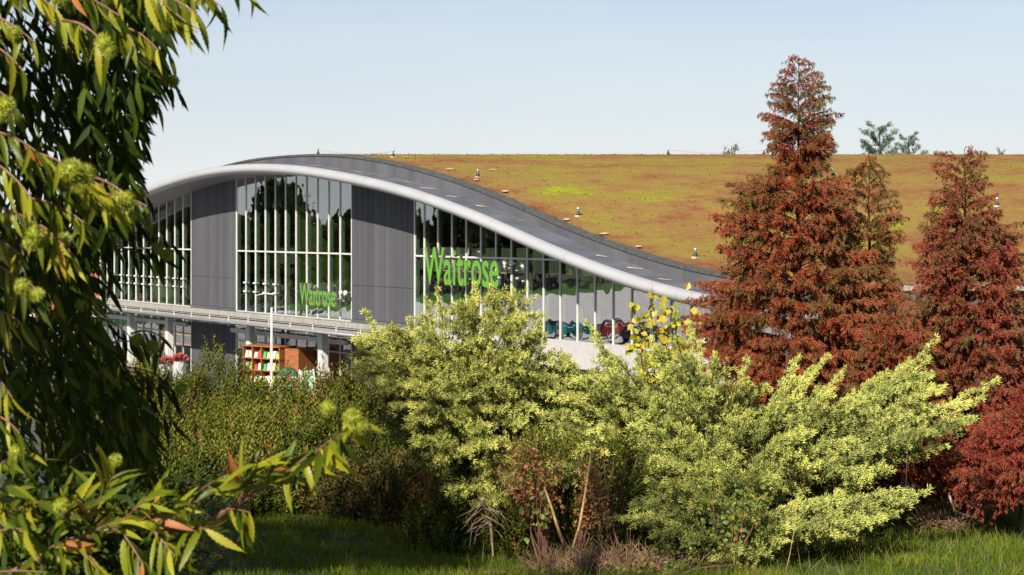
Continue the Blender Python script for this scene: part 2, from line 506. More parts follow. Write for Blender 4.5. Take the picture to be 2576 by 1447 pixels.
# sedum roof
def sedum():
    Zs = np.concatenate([np.arange(70.2, 118, .33), np.arange(118, 144, 1.2)])
    XR = 62.0; NXs = 150
    V = []; tint = []
    for Z in Zs:
        A = P0 + NO * (OC - .40); t = (Z - A.y) / U.y; x0 = (A + U * t).x
        for i in range(NXs + 1):
            s = i / NXs; x = x0 + (XR - x0) * (s * (.45 + .55 * s))
            h = hr(Z) - .02
            h += .05 * noise.noise(Vector((x * 1.6, Z * 1.6, 0))) + .035 * noise.noise(Vector((x * 4, Z * 4, 9)))
            V.append((x, Z, h)); tint.append(max(0., 1 - (x - x0) * .52 / .9))
    nx = NXs + 1
    T = []
    for j in range(len(Zs) - 1):
        for i in range(NXs):
            a = j * nx + i; T += [(a, a + 1, a + nx + 1), (a, a + nx + 1, a + nx)]
    me = np_mesh('sedum', np.array(V), np.array(T), np.array(tint))
    m = bpy.data.materials.new('sedum'); m.use_nodes = True
    n, l = m.node_tree.nodes, m.node_tree.links
    b = n['Principled BSDF']; b.inputs['Roughness'].default_value = .95; b.inputs['Specular IOR Level'].default_value = .1
    g = n.new('ShaderNodeNewGeometry')
    mp1 = n.new('ShaderNodeMapping'); mp1.inputs['Scale'].default_value = (.75, 1.0, 0)
    l.new(g.outputs['Position'], mp1.inputs[0])
    t1 = n.new('ShaderNodeTexNoise'); t1.inputs['Scale'].default_value = .24; t1.inputs['Detail'].default_value = 10; t1.inputs['Roughness'].default_value = .74
    t2 = n.new('ShaderNodeTexNoise'); t2.inputs['Scale'].default_value = 3.6; t2.inputs['Detail'].default_value = 6; t2.inputs['Roughness'].default_value = .7
    l.new(mp1.outputs[0], t1.inputs['Vector']); l.new(mp1.outputs[0], t2.inputs['Vector'])
    ad = n.new('ShaderNodeMath'); ad.operation = 'MULTIPLY_ADD'; ad.inputs[1].default_value = .34
    l.new(t2.outputs['Fac'], ad.inputs[0]); l.new(t1.outputs['Fac'], ad.inputs[2])
    sb = n.new('ShaderNodeMath'); sb.operation = 'SUBTRACT'; sb.inputs[1].default_value = .17
    l.new(ad.outputs[0], sb.inputs[0])
    at_ = n.new('ShaderNodeAttribute'); at_.attribute_name = 'tint'
    s2 = n.new('ShaderNodeMath'); s2.operation = 'MULTIPLY_ADD'; s2.inputs[1].default_value = -.13
    l.new(at_.outputs['Fac'], s2.inputs[0])
    sxx = n.new('ShaderNodeSeparateXYZ'); l.new(g.outputs['Position'], sxx.inputs[0])
    mr = n.new('ShaderNodeMapRange'); mr.inputs['From Min'].default_value = -10; mr.inputs['From Max'].default_value = 22; mr.inputs['To Min'].default_value = .035; mr.inputs['To Max'].default_value = -.035
    l.new(sxx.outputs['X'], mr.inputs['Value']); ax = n.new('ShaderNodeMath'); ax.operation = 'ADD'
    l.new(mr.outputs[0], ax.inputs[0]); l.new(sb.outputs[0], ax.inputs[1]); l.new(ax.outputs[0], s2.inputs[2])
    r = n.new('ShaderNodeValToRGB'); e = r.color_ramp.elements
    e[0].position = .30; e[0].color = (.13, .032, .012, 1)
    e[1].position = .68; e[1].color = (.19, .22, .009, 1)
    for p, c in ((.40, (.150, .070, .028)), (.455, (.160, .090, .030)), (.50, (.170, .108, .032)), (.55, (.160, .120, .026)), (.60, (.152, .138, .018))):
        k = e.new(p); k.color = (*c, 1)
    l.new(s2.outputs[0], r.inputs[0]); l.new(r.outputs[0], b.inputs['Base Color'])
    t3 = n.new('ShaderNodeTexNoise'); t3.inputs['Scale'].default_value = 9; t3.inputs['Detail'].default_value = 3
    l.new(g.outputs['Position'], t3.inputs['Vector'])
    bp = n.new('ShaderNodeBump'); bp.inputs['Strength'].default_value = .6; bp.inputs['Distance'].default_value = .08
    l.new(t3.outputs['Fac'], bp.inputs['Height']); l.new(bp.outputs[0], b.inputs['Normal'])
    me.transform(shop_inv)
    o = link('green_roof', me, shop, m)
    # low tufts of stonecrop standing off the mat
    N = 7000
    Z = R.uniform(71, 117, N); A = P0 + NO * (OC - .45)
    x0 = A.x + U.x * (Z - A.y) / U.y
    X = x0 + (42 - x0) * R.uniform(0, 1, N) ** 1.2
    H = np.array([hr(z) for z in Z])
    P = np.stack([X, Z, H - .02], 1); D = np.stack([R.normal(0, .4, N), R.normal(0, .4, N), np.ones(N)], 1)
    tv = np.array([[-.5, 0, 0], [.5, 0, 0], [.1, 1, .1]]); tt = np.array([[0, 1, 2]])
    V, T, ti = scatter(tv, tt, P, D, R.uniform(.045, .095, N), R.uniform(0, 1, N))
    me = np_mesh('stonecrop', V, T, ti); me.transform(shop_inv)
    mt = leaf_mat('stonecrop', [(0, (.20, .095, .028)), (.6, (.23, .14, .034)), (1, (.22, .165, .03))], trans=.1, patch=.6, patch_scale=.3)
    o2 = link('stonecrop', me, shop, mt); o2['kind'] = 'stuff'
    # pale bare patches of gravel in the mat
    mg = mat('pale gravel', (.42, .34, .22), .9, noise_amt=.3, noise_scale=6)
    for x, y in ((1197, 456), (1270, 484), (1426, 556), (1518, 592), (1604, 624), (1240, 430), (1130, 428), (1020, 398)):
        k = (y - HY) / F; Zp = 71.0
        while Zp < 112 and EYE - k * Zp > hr(Zp): Zp += .1
        Xp = (x - CX) * Zp / F; mb = MB(); q = []
        for i in range(9):
            a = 6.283 * i / 9; rx_, ry_ = rnd.uniform(.10, .22), rnd.uniform(.1, .2)
            q.append((Xp + math.cos(a) * rx_, Zp + math.sin(a) * ry_, hr(Zp + math.sin(a) * ry_) + .06))
        mb.add(q, [tuple(range(9))]); part(mb, 'gravel_patch', mg)
sedum()

# long low wall that carries the roof to the right, and its pale coping
mb = MB(); A = P0 + NO * OC; tA = (71.0 - A.y) / U.y; xA = (A + U * tA).x
mb.box((xA - .5, 69.9, 0), (62, 70.15, hr(70) - .2)); part(mb, 'side_wall', M['parapet'])
mb = MB(); mb.box((xA - .7, 69.75, hr(70) - .19), (62, 70.25, hr(70) - .0)); part(mb, 'side_coping', M['beige'])

# walls: glazing, cladding
b_left = [-5.08 - k for k in range(13)][::-1]
b_mid = [float(k) for k in range(12)]
b_right = [16.04] + [16.76 + k for k in range(22)]
TOPD = -.57


def top(t): return he(t) + TOPD


def pane(t0, t1, z0, z1a, z1b, m, off=0.0):
    mb = MB(); wbox(mb, t0 + .03, t1 - .03, off - .012, off + .012, z0, z1a, 0, z1b)
    return part(mb, 'pane', m)


def glaze(bs, lower=True):
    for i, b in enumerate(bs):
        t = b * BAY; edge = i in (0, len(bs) - 1)
        h = top(t) + .02
        if h > SILL + .1:
            mb = MB(); wbox(mb, t - .045, t + .045, -.03, .045, SILL - .02, h, 0)
            part(mb, 'mullion', M['white'])
            mb = MB(); wbox(mb, t - .02, t + .02, -.24, -.035, SILL + .02, min(h, 11.5), 0)
            part(mb, 'glass_fin', M['fin'])
        if i == len(bs) - 1: break
        t2 = bs[i + 1] * BAY
        h0, h1 = top(t), top(t2)
        hm = min(h0, h1)
        if hm > TRANS + .25:
            pane(t, t2, SILL + .05, TRANS - .03, TRANS - .03, M['glass'])
            pane(t, t2, TRANS + .03, h0, h1, M['glass'])
            mb = MB(); wbox(mb, t + .047, t2 - .047, -.03, .035, TRANS - .04, TRANS + .04); part(mb, 'transom', M['white'])
        elif hm > SILL + .3:
            pane(t, t2, SILL + .05, h0, h1, M['glass'])
        mb = MB(); wbox(mb, t + .047, t2 - .047, -.05, .07, SILL - .03, SILL + .045); part(mb, 'sill', M['frame'])
        if lower:
            pane(t, t2, .25, 2.55, 2.55, M['glass_low'])
            pane(t, t2, 2.62, 3.76, 3.76, M['glass_low'])
            mb = MB(); wbox(mb, t + .047, t2 - .047, -.05, .07, 2.55, 2.62); part(mb, 'transom', M['frame'])
    if lower:
        for b in bs:
            t = b * BAY; mb = MB(); wbox(mb, t - .05, t + .05, -.03, .05, 0.0, 3.78); part(mb, 'mullion', M['white'])


glaze(b_left); glaze(b_mid); glaze(b_right, lower=False)


def cladding(b0, b1, n):
    t0, t1 = b0 * BAY + .05, b1 * BAY - .05; w = (t1 - t0) / n
    for i in range(n):
        a, b = t0 + i * w, t0 + (i + 1) * w
        m = M[('plank1', 'plank2', 'plank1', 'plank3', 'plank2')[rnd.randrange(5)]]
        d = rnd.uniform(-.004, .004)
        for z0, z1, z2 in ((.05, 3.8, 3.8), (SILL + .14, 6.15, 6.15), (6.17, top(a + .01), top(b - .01))):
            mb = MB(); wbox(mb, a + .017, b - .017, -.02, .05 + d, z0, z1, 0, z2); part(mb, 'cladding_panel', m)
    mb = MB(); wbox(mb, t0, t1, -.06, -.025, 0, min(top(t0), top(t1)) - .05); part(mb, 'backing_wall', M['rubber'])
    mb = MB(); wbox(mb, t0, t1, -.02, .09, 3.82, SILL + .12); part(mb, 'flashing', M['parapet'])


cladding(-5.08, 0, 14); cladding(11, 16.04, 11)

# plinth below the right hand glazing
for i, b in enumerate(b_right[:-1]):
    t, t2 = b * BAY, b_right[i + 1] * BAY
    mb = MB(); wbox(mb, t + .01, t2 - .01, -.1, .10, 3.15, SILL - .035); part(mb, 'plinth_panel', M['render'])
    if i % 2 == 0:
        mb = MB(); wbox(mb, t - .1, t + .12, -.1, .08, 0, 3.14); part(mb, 'pier', M['white'])
    pane(t + .02, t2 - .02, .1, 3.1, 3.1, M['glass_low'], -.05)

# canopy over the lower windows
tl, tr = b_left[0] * BAY - .2, 16.9 * BAY
step = 2.714
t = tl
while t < tr - .1:
    t2 = min(t + step, tr)
    mb = MB(); wbox(mb, t + .01, t2 - .01, .14, .34, 3.95, SILL - .05); part(mb, 'fascia_panel', M['beige'])
    t = t2
for k in range(7):
    o0 = .55 + k * .24; mb = MB()
    wbox(mb, tl, tr, o0, o0 + .215, 3.80, 3.84); part(mb, 'canopy_slat', M['beige'])
mb = MB(); mb.tube([W(tl, 2.35, 3.83), W(tr, 2.35, 3.83)], .085, 10); part(mb, 'canopy_rail', M['greyrail'], smooth=True)
mb = MB(); mb.tube([W(tl, 2.30, 4.12), W(tr, 2.30, 4.12)], .018, 6); part(mb, 'cable_rail', M['frame'])
t = tl + .4; k = 0
while t < tr:
    mb = MB(); wbox(mb, t - .04, t + .04, .35, 2.3, 3.66, 3.79); part(mb, 'canopy_bracket', M['frame'])
    mb = MB(); wbox(mb, t - .02, t + .02, 2.28, 2.33, 3.9, 4.17); part(mb, 'rail_post', M['white'])
    t += BAY * 2; k += 1
mb = MB(); wbox(mb, tl, b_left[-1] * BAY, .2, .42, 3.05, 3.28); part(mb, 'beam', M['white'])
mb = MB(); wbox(mb, .05, 11 * BAY, .2, .42, 3.05, 3.28); part(mb, 'beam', M['white'])
for x in (329, 425, 630, 812, 985):
    t, p = ray(x, 1.1)
    mb = MB(); wbox(mb, t - .3, t + .2, .9, 1.25, 0, 3.64); part(mb, 'column', M['white'])
# little white cross brackets on the mullions
for b in [-15.08, -14.08, -13.08, -12.08, -11.08, -10.08, -9.08, -8.08, -7.08, -6.08, 1, 2, 3, 4]:
    for z in (5.45, 5.95):
        mb = MB(); t = b * BAY; wbox(mb, t - .20, t + .20, .06, .11, z - .045, z + .045); part(mb, 'cross_bracket', M['white'])

# inside: floor, back wall, ceiling line, green partitions, till lights
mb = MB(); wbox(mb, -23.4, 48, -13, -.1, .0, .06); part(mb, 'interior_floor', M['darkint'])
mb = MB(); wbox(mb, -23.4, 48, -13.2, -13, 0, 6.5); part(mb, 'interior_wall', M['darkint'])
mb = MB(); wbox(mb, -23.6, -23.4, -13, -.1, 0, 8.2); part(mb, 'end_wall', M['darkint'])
for b, d, z1 in ((-9.9, 1.6, 9.4), (-5.2, 1.8, 10.4), (6.0, 3.4, 11.3), (11.0 - .1, 1.6, 10.6)):
    mb = MB(); t = b * BAY; wbox(mb, t - .1, t - .03, -d, -.07, SILL - .1, z1); part(mb, 'green_partition', M['greenwall'])
mb = MB(); t = 9.2 * BAY; wbox(mb, t - .9, t - .55, -1.9, -1.5, 0, 11); part(mb, 'interior_column', M['darkint'])
mb = MB(); wbox(mb, -23, 16 * BAY, -4.0, -1.0, 3.9, 4.05); part(mb, 'mezzanine_floor', M['intwhite'])
mor = mat('orange tube light', (.8, .25, .02), .5, emit=(1, .30, .02, .55))
for z in (2.35, 1.75):
    mb = MB(); mb.tube([W(-11 * BAY, -.9, z), W(-5.3 * BAY, -.9, z)], .045, 6); part(mb, 'orange_rail', mor)
for tt_ in (-10.2, -7.9, -6.1):
    mb = MB(); mb.tube([W(tt_ * BAY, -.9, .1), W(tt_ * BAY, -.9, 2.33)], .03, 6); part(mb, 'orange_post', mor)


# ------------------------------------------------------------------ signs
def sign(name, label, xl, xr, zb, cap, off):
    t0, _ = ray(xl, off); t1, _ = ray(xr, off)
    root = empty(name, W(t0, off, zb)); tag(root, label, 'sign', 'illuminated shop name signs on the glass')
    rot = Matrix((U, UP, NO)).transposed().to_4x4()
    root.matrix_world = Matrix.Translation(W(t0, off, zb)) @ rot
    x = 0; items = []
    dg = bpy.context.evaluated_depsgraph_get()
    for c in 'Waitrose':
        cu = bpy.data.curves.new('letter', 'FONT'); cu.body = c; cu.size = 1; cu.offset = .012; cu.resolution_u = 4
        ob = bpy.data.objects.new('tmp', cu); COL.objects.link(ob)
        cu.extrude = .07
        dg.update(); me = bpy.data.meshes.new_from_object(ob.evaluated_get(dg)); me.name = 'letter_' + c.lower()
        bpy.data.objects.remove(ob); bpy.data.curves.remove(cu)
        xs = [v.co.x for v in me.vertices]
        items.append((c, me, min(xs), max(xs)))
    caph = max(v.co.y for v in items[0][1].vertices)
    gaps = {'W': -.03, 'a': .075, 'i': .06, 't': .03, 'r': .015, 'o': .04, 's': .045, 'e': 0}
    tot = sum(b - a for _, _, a, b in items) + sum(gaps[c] for c, *_ in items)
    s = cap / caph; sx = (t1 - t0) / tot
    for c, me, a, b in items:
        me.transform(Matrix.Translation((-a, 0, 0))); me.transform(Matrix.Diagonal((sx, s, 1, 1)))
        me.transform(Matrix.Translation((x * sx, 0, 0)))
        me.materials.clear(); me.materials.append(M['green']); me.materials.append(M['chrome'])
        for p in me.polygons: p.material_index = 0 if p.normal.z > .7 else 1
        link('letter', me, root)
        x += (b - a) + gaps[c]
    for k in range(3):
        mb = MB(); xx = (t1 - t0) * (.2 + .3 * k)
        mb.tube([(xx, s * .25, -.07), (xx, s * .25, -off - .0 + .15)], .03, 6); mb.build('standoff', M['steel'], root)
    mb = MB(); mb.tube([(.1, s * .25, -.1), (t1 - t0 + .4, s * .25, -.1)], .03, 6); mb.build('support_bar', M['steel'], root)
    for k in range(2):  # two white discs past the last letter
        mb = MB(); cx_ = t1 - t0 + .35 + .55 * k
        mb.tube([(cx_, s * .45, -.12), (cx_, s * .45, -.02)], .13, 12); mb.build('white_disc', M['white'], root)


sign('shop_sign', 'large green Waitrose lettering standing out from the right hand glazing', 1070, 1257, 6.5, 1.72, .62)
sign('shop_sign', 'smaller green Waitrose lettering low on the middle glazing', 756, 846, 5.02, 1.14, .55)

# ------------------------------------------------------------------ roof safety posts and cable
def anchor(x, y, Zhint=None, label='', on_ridge=False):
    # stands on the roof where the line of sight meets it
    k = (y + 6 - HY) / F; Z = 71.0
    if on_ridge: Z = 108.0
    else:
        while Z < 112 and EYE - k * Z > hr(Z): Z += .1
    X = (x - CX) * Z / F; z = hr(Z)
    root = empty('roof_anchor_post', (X, Z, z)); tag(root, label, 'roof anchor', 'cable anchor posts on the sedum roof'); root.scale = (.8, .8, .8)
    MB().tube([(0, 0, -.05), (0, 0, .04)], .19, 4).build('base_plate', mdirt, root)
    MB().tube([(0, 0, .03), (0, 0, .10), (0, 0, .22), (0, 0, .26)], [.10, .11, .08, .05], 10).build('boot', M['rubber'], root)
    MB().tube([(0, 0, .26), (0, 0, .33), (0, 0, .40), (0, 0, .45), (0, 0, .48)], [.04, .05, .09, .07, .03], 10).build('cap', M['steel'], root)
    return Vector((X, Z, z + .29))


ap = []
ap.append(anchor(800, 384, label='anchor post highest on the ridge above the dark parapet', on_ridge=True))
ap.append(anchor(989, 390, label='anchor post on the ridge beside the first yellow sedum'))
ap.append(anchor(1202, 440, label='anchor post near the top of the roof slope above the eave curve'))
ap.append(anchor(1454, 538, label='anchor post half way down the open sedum slope'))
ap.append(anchor(1749, 643, label='lowest anchor post, beside the red conifer'))
ap.append(anchor(1680, 385, label='anchor post on the skyline left of the small bush', on_ridge=True))
ap.append(anchor(1921, 387, label='anchor post on the skyline beside the tall red conifer', on_ridge=True))
ap.append(anchor(2507, 513, label='anchor post on the slope right of the right hand red conifer'))
def cable(a, b, label):
    pts = [a.lerp(b, i / 12) + Vector((0, 0, -.18 * math.sin(math.pi * i / 12))) for i in range(13)]
    o = MB().tube([p - a for p in pts], .007, 5).build('safety_cable', M['steel'], loc=a)
    tag(o, label, 'cable', 'safety cables along the roof')
cable(ap[5], ap[6], 'thin steel cable between the two skyline anchor posts')
cable(ap[0], ap[1], 'thin steel cable at the left end of the ridge')

# ------------------------------------------------------------------ lamp post
def lamp():
    p = at(683, 735, 86); p.z = 0
    root = empty('street_lamp', p); tag(root, 'slim white street lamp with one wing shaped head before the glazing', 'street lamp')
    h = EYE - (742 - HY) * 86 / F
    MB().tube([(0, 0, 0), (0, 0, 1.0), (0, 0, 1.02), (0, 0, h - .55)], [.07, .07, .052, .045], 12).build('pole', M['white'], root, smooth=True)
    MB().tube([(0, 0, h - .54), (0, 0, h)], [.045, .045], 12).build('neck', mat('maroon reflection tone', (.05, .02, .022), .5), root)  # dark reflection near the pole top, put into its colour
    mb = MB(); n = 9; vs = []
    for i in range(n):
        s = i / (n - 1); x = .10 - .78 * s; w = .17 * math.sin(math.pi * (.12 + .8 * s)) + .02; z = h + .10 * math.sin(s * 2.6) - .10 * s
        th = .05 * (1 - s * .6)
        vs += [(x, -w, z), (x, 0, z + th), (x, w, z), (x, 0, z - th * .5)]
    fs = [(i * 4 + j, i * 4 + (j + 1) % 4, i * 4 + 4 + (j + 1) % 4, i * 4 + 4 + j) for i in range(n - 1) for j in range(4)]
    fs += [(3, 2, 1, 0), tuple((n - 1) * 4 + j for j in range(4))]
    mb.add(vs, fs).build('lamp_head', M['white'], root, smooth=True)
lamp()

# ------------------------------------------------------------------ stand of goods by the entrance
def bookcase():
    a = at(610, 870, 108); b = at(703, 872, 106.3)
    ux = (Vector((b.x, b.y, 0)) - Vector((a.x, a.y, 0))); wdt = ux.length; ux.normalize()
    back = Vector((-ux.y, ux.x, 0)); H = EYE - (870 - HY) * 107 / F; dep = 1.25
    root = empty('display_shelves', (a.x, a.y, 0)); tag(root, 'orange brown timber display shelving full of packets by the shop front', 'shelving')
    root.matrix_world = Matrix.Translation((a.x, a.y, 0)) @ Matrix((ux, back, UP)).transposed().to_4x4()
    for i in range(5):
        x = i * (wdt - .06) / 4; MB().box((x, .0, .1), (x + .06, dep, H - .07)).build('upright', M['wood'], root)
    zs = [.1 + k * (H - .17) / 4 for k in range(5)]
    for i, z in enumerate(zs):
        MB().box((-.03, -.03, z), (wdt + .03, dep + .02, z + .06)).build('shelf', M['wood'], root)
    MB().box((.06, dep, .2), (wdt, dep + .03, H - .1)).build('back_panel', M['wood'], root)
    # extra closed cabinet to the right
    MB().box((wdt + .05, .35, .05), (wdt + 1.05, 1.9, H - .12)).build('side_cabinet', M['wood'], root)
    cols = {'white': (.7, .68, .62), 'green': (.05, .4, .10), 'lime': (.35, .6, .03), 'red': (.5, .05, .03), 'cream': (.75, .6, .35), 'blue': (.08, .12, .4)}
    cm = {k: mat(k + ' packet', v, .5) for k, v in cols.items()}
    cw = (wdt - .06) / 4
    pick = ['white', 'cream', 'green', 'white', 'red', 'white', 'green', 'cream', 'white', 'cream', 'lime', 'red', 'white', 'lime', 'green', 'white']
    names = {0: 'bottom', 1: 'second', 2: 'third', 3: 'top'}; cn = ['left', 'middle left', 'middle right', 'right']
    for r_ in range(4):
        for c_ in range(4):
            for q in range(2):
                kname = pick[(r_ * 4 + c_ * 3 + q * 5) % 16]
                mb = MB(); x = c_ * cw + .12 + q * cw * .42; z = zs[r_] + .062; w = cw * .34; h = rnd.uniform(.26, .40)
                mb.hexa([(x, .06, z), (x + w, .05, z), (x + w, .5, z), (x, .5, z), (x + .03, .12, z + h), (x + w - .03, .1, z + h * rnd.uniform(.8, 1)), (x + w - .02, .42, z + h), (x + .02, .42, z + h)])
                me = mb.mesh('packet'); me.transform(root.matrix_world)
                o = link('packet', me, None, cm[kname])
                tag(o, f'{kname} packet on the {["left", "right"][q]} of the {cn[c_]} bay, {names[r_]} shelf of the timber stand', 'packet', 'packets on the timber shelves')
bookcase()


def a_board():
    p = at(771, 1000, 96); p.z = 0
    root = empty('pavement_sign', p, .5); tag(root, 'small white framed A board with a pale green face by the shop front', 'A board')
    g = mat('pale green poster', (.35, .5, .35), .6, noise_amt=.4, noise_scale=3)
    for s in (-1, 1):
        mb = MB(); mb.hexa([(-.33, s * .38, 1.0), (.33, s * .38, 1.0), (.33, s * .35, 1.0), (-.33, s * .35, 1.0), (-.33, s * .05, 2.25), (.33, s * .05, 2.25), (.33, s * .02, 2.25), (-.33, s * .02, 2.25)])
        mb.build('board', g, root)
        for x in (-.36, .36):
            MB().tube([(x, s * .44, .9), (x, s * .03, 2.3)], .035, 4).build('frame_rail', M['white'], root)
    MB().tube([(-.3, -.4, 0), (-.3, -.4, 1.1)], .04, 6).build('foot', M['white'], root)
    MB().tube([(.3, -.4, 0), (.3, -.4, 1.1)], .04, 6).build('foot', M['white'], root)
a_board()


def bin_():
    p = at(722, 1000, 101); p.z = 0
    root = empty('trolley_shelter', p); tag(root, 'dark green round topped recycling bin in front of the timber stand', 'recycling bin')
    g = mat('dark green plastic', (.01, .16, .10), .4)
    mb = MB(); n = 12
    vs = [];
    for d in (0, .7):
        vs += [(-.5, d, 0), (.5, d, 0)] + [(.5 * math.cos(math.pi * k / n), d, 1.55 + .45 * math.sin(math.pi * k / n)) for k in range(n + 1)]
    m_ = n + 3
    mb.add(vs, [tuple(range(m_))[::-1], tuple(range(m_, 2 * m_))] + [(i, (i + 1) % m_, m_ + (i + 1) % m_, m_ + i) for i in range(m_)]).build('body', g, root)
    mb = MB(); mb.tube([(0, -.03, 1.5), (0, -.01, 1.5)], .3, 14); mb.build('opening', M['rubber'], root)
    mb = MB(); mb.tube([(.16, -.05, 1.4), (.16, -.035, 1.4)], .07, 10); mb.build('sticker', mat('yellow sticker', (.7, .5, .2), .5), root)
bin_()

# a white trolley rail
rr = at(700, 1000, 95); rr.z = 0
root = empty('trolley_rail', rr, -.1); tag(root, 'white tubular rail low in front of the shop', 'rail')
for x in (-.9, .0, .9): MB().tube([(x, 0, 0), (x, 0, 1.98)], .03, 8).build('post', M['white'], root)
MB().tube([(-.95, 0, 2.0), (.95, 0, 2.0)], .035, 8).build('top_rail', M['white'], root)
MB().tube([(-.95, 0, 1.6), (.95, 0, 1.6)], .025, 8).build('middle_rail', M['white'], root)

# red flowers / parasols left
for i, (x, y, c, lab) in enumerate([(418, 893, (.6, .06, .05), 'red flower bucket display left of the dark wall panel'), (452, 886, (.55, .05, .06), 'red flower bucket display nearer the dark wall panel')]):
    p = at(x, y, 108); p.z -= .15; root = empty('flower_stand', (p.x, p.y, 0)); tag(root, lab, 'flower stand', 'red flower stands by the shop front')
    MB().tube([(0, 0, 0), (0, 0, 1.1), (0, 0, p.z - .35)], [.3, .35, .42], 10).build('bucket', M['frame'], root)
    N = 160; P = R.normal(0, 1, (N, 3)); P = norm(P) * .36; P[:, 2] = np.abs(P[:, 2]) * .8 + p.z - .35
    tv = np.array([[-.5, 0, 0], [.5, 0, 0], [0, 1, 0]]); V, T, ti = scatter(tv, np.array([[0, 1, 2]]), P, norm(P - np.array([0, 0, p.z - .5])), .22, R.uniform(0, 1, N))
    link('flowers', np_mesh('flowers', V, T, ti), root, mat('red petals', (.42, .10, .09), .6, noise_amt=.4, noise_scale=8))['kind'] = 'stuff'


# ------------------------------------------------------------------ cars
def car(pos, rz, col, label, group='cars standing in for reflections at the shop front'):
    root = empty('parked_car', pos, rz); tag(root, label, 'car', group)
    paint = mat('car paint', col, .25, .2)
    prof = [(-2.1, .35), (-2.12, .75), (-1.95, .98), (-1.2, 1.05), (-.75, 1.42), (.1, 1.5), (.95, 1.42), (1.6, 1.05), (2.02, .95), (2.1, .6), (2.05, .32)]
    wd = [.80, .84, .84, .85, .62, .60, .62, .85, .82, .84, .80]
    mb = MB(); n = len(prof)
    vs = [(x, -w, z) for (x, z), w in zip(prof, wd)] + [(x, w, z) for (x, z), w in zip(prof, wd)]
    fs = [(i, i + n, (i + 1) % n + n, (i + 1) % n) for i in range(n)]
    # sides: lower body and cabin
    fs += [(0, 1, 2, 3, 7, 8, 9, 10), (3, 4, 5, 6, 7)] + [tuple(i + n for i in f)[::-1] for f in ((0, 1, 2, 3, 7, 8, 9, 10), (3, 4, 5, 6, 7))]
    mb.add(vs, fs).build('body', paint, root)
    gl = mat('car glass', (.02, .025, .03), .05, spec=.8)
    MB().add([(-1.15, -.8, 1.09), (-1.15, .8, 1.09), (-.8, .58, 1.40), (-.8, -.58, 1.40)], [(0, 1, 2, 3)]).build('windscreen', gl, root, loc=(-.02, 0, .015))
    MB().add([(1.0, -.58, 1.40), (1.0, .58, 1.40), (1.55, .8, 1.08), (1.55, -.8, 1.08)], [(0, 1, 2, 3)]).build('rear_window', gl, root, loc=(.03, 0, .015))
    for s in (-1, 1):
        MB().add([(-1.0, s * .835, 1.12), (1.35, s * .835, 1.12), (.85, s * .65, 1.40), (-.68, s * .65, 1.40)], [(0, 1, 2, 3)]).build('side_window', gl, root, loc=(0, s * .02, 0))
        for x in (-1.3, 1.3):
            wh = MB().tube([(x, s * .66, .33), (x, s * .87, .33)], .33, 18).build('wheel', M['rubber'], root)
            MB().tube([(x, s * .872, .33), (x, s * .885, .33)], .2, 12).build('rim', M['steel'], wh)
        MB().box((-2.135, s * .6 - .14, .66), (-2.1, s * .6 + .14, .8)).build('headlight', M['white'], root)
        MB().box((2.06, s * .6 - .16, .72), (2.12, s * .6 + .16, .84)).build('tail_light', mat('tail light', (.5, .01, .01), .3), root)


def mirrored(x, y, off=0.):
    """where the ray that leaves the glass at (x, y) meets the car park"""
    t, p = ray(x, off); Z = p.y; o = Vector((p.x, p.y, EYE - (y - HY) * Z / F)); d = (o - Vector((0, 0, EYE))).normalized()
    r = d - 2 * d.dot(NO) * NO; s = -o.z / r.z
    return o + r * s


for x, y, c, rz, lab in [(1412, 850, (.015, .17, .20), .4, 'teal hatchback in the car park, mirrored in the right hand glazing'),
                         (1545, 850, (.25, .008, .012), .5, 'red car in the car park, mirrored in the right hand glazing'),
                         (1625, 862, (.03, .03, .035), .5, 'black car in the car park, mirrored beside the red one'),
                         (700, 812, (.45, .46, .5), .3, 'silver car in the car park, mirrored low in the middle glazing'),
                         (790, 820, (.5, .5, .52), .3, 'pale car in the car park, mirrored at the right of the middle glazing'),
                         (640, 806, (.03, .05, .12), .3, 'navy car in the car park, mirrored at the left of the middle glazing'),
                         (330, 775, (.2, .03, .03), .3, 'maroon car in the car park, mirrored in the left glazing')]:
    q = mirrored(x, y); car((q.x, q.y, .02), rz, c, lab, 'cars parked across the car park')
q = at(775, 1000, 104); car((q.x, q.y, .02), 2.2, (.03, .045, .07), 'dark blue car added before the entrance posts in place of a mirrored one', 'cars standing in for reflections at the shop front')  # solid car added where the lower glass holds only a reflection


# ------------------------------------------------------------------ brick house at the left
def house():
    c = at(226, 800, 150); c.z = 0
    root = empty('brick_house', c, -.25); tag(root, 'orange brick house with tiled roof seen through the chestnut leaves', 'house')
    br = mat('orange brick', (.33, .11, .065), .85, col2=(.42, .17, .11), noise_scale=5); rf = mat('clay tiles', (.30, .10, .065), .8, noise_amt=.25, noise_scale=5)
    MB().box((-5, 0, 0), (3.2, 8, 2.6)).build('wall', br, root)
    mb = MB(); mb.add([(-5.3, -.4, 2.5), (3.5, -.4, 2.5), (3.5, 4, 5.6), (-5.3, 4, 5.6), (3.5, 8.4, 2.5), (-5.3, 8.4, 2.5)], [(0, 1, 2, 3), (3, 2, 4, 5), (1, 4, 2), (0, 3, 5)]); mb.build('roof', rf, root)
    MB().box((-5.3, -.5, 2.3), (3.5, -.42, 2.52)).build('fascia', M['white'], root)
    for x in (-3.6, -.6, 1.8):
        w = MB().box((x, -.05, 1.0), (x + 1.1, .05, 2.1)).build('window', M['white'], root)
        MB().box((x + .08, -.07, 1.08), (x + 1.02, -.055, 2.02)).build('pane', M['glass_low'], w)
house()
# ------------------------------------------------------------------ foliage templates
def tmpl(tris):
    v = []; t = []
    for tri in tris:
        t.append([len(v), len(v) + 1, len(v) + 2]); v += tri
    return np.array(v, float), np.array(t)


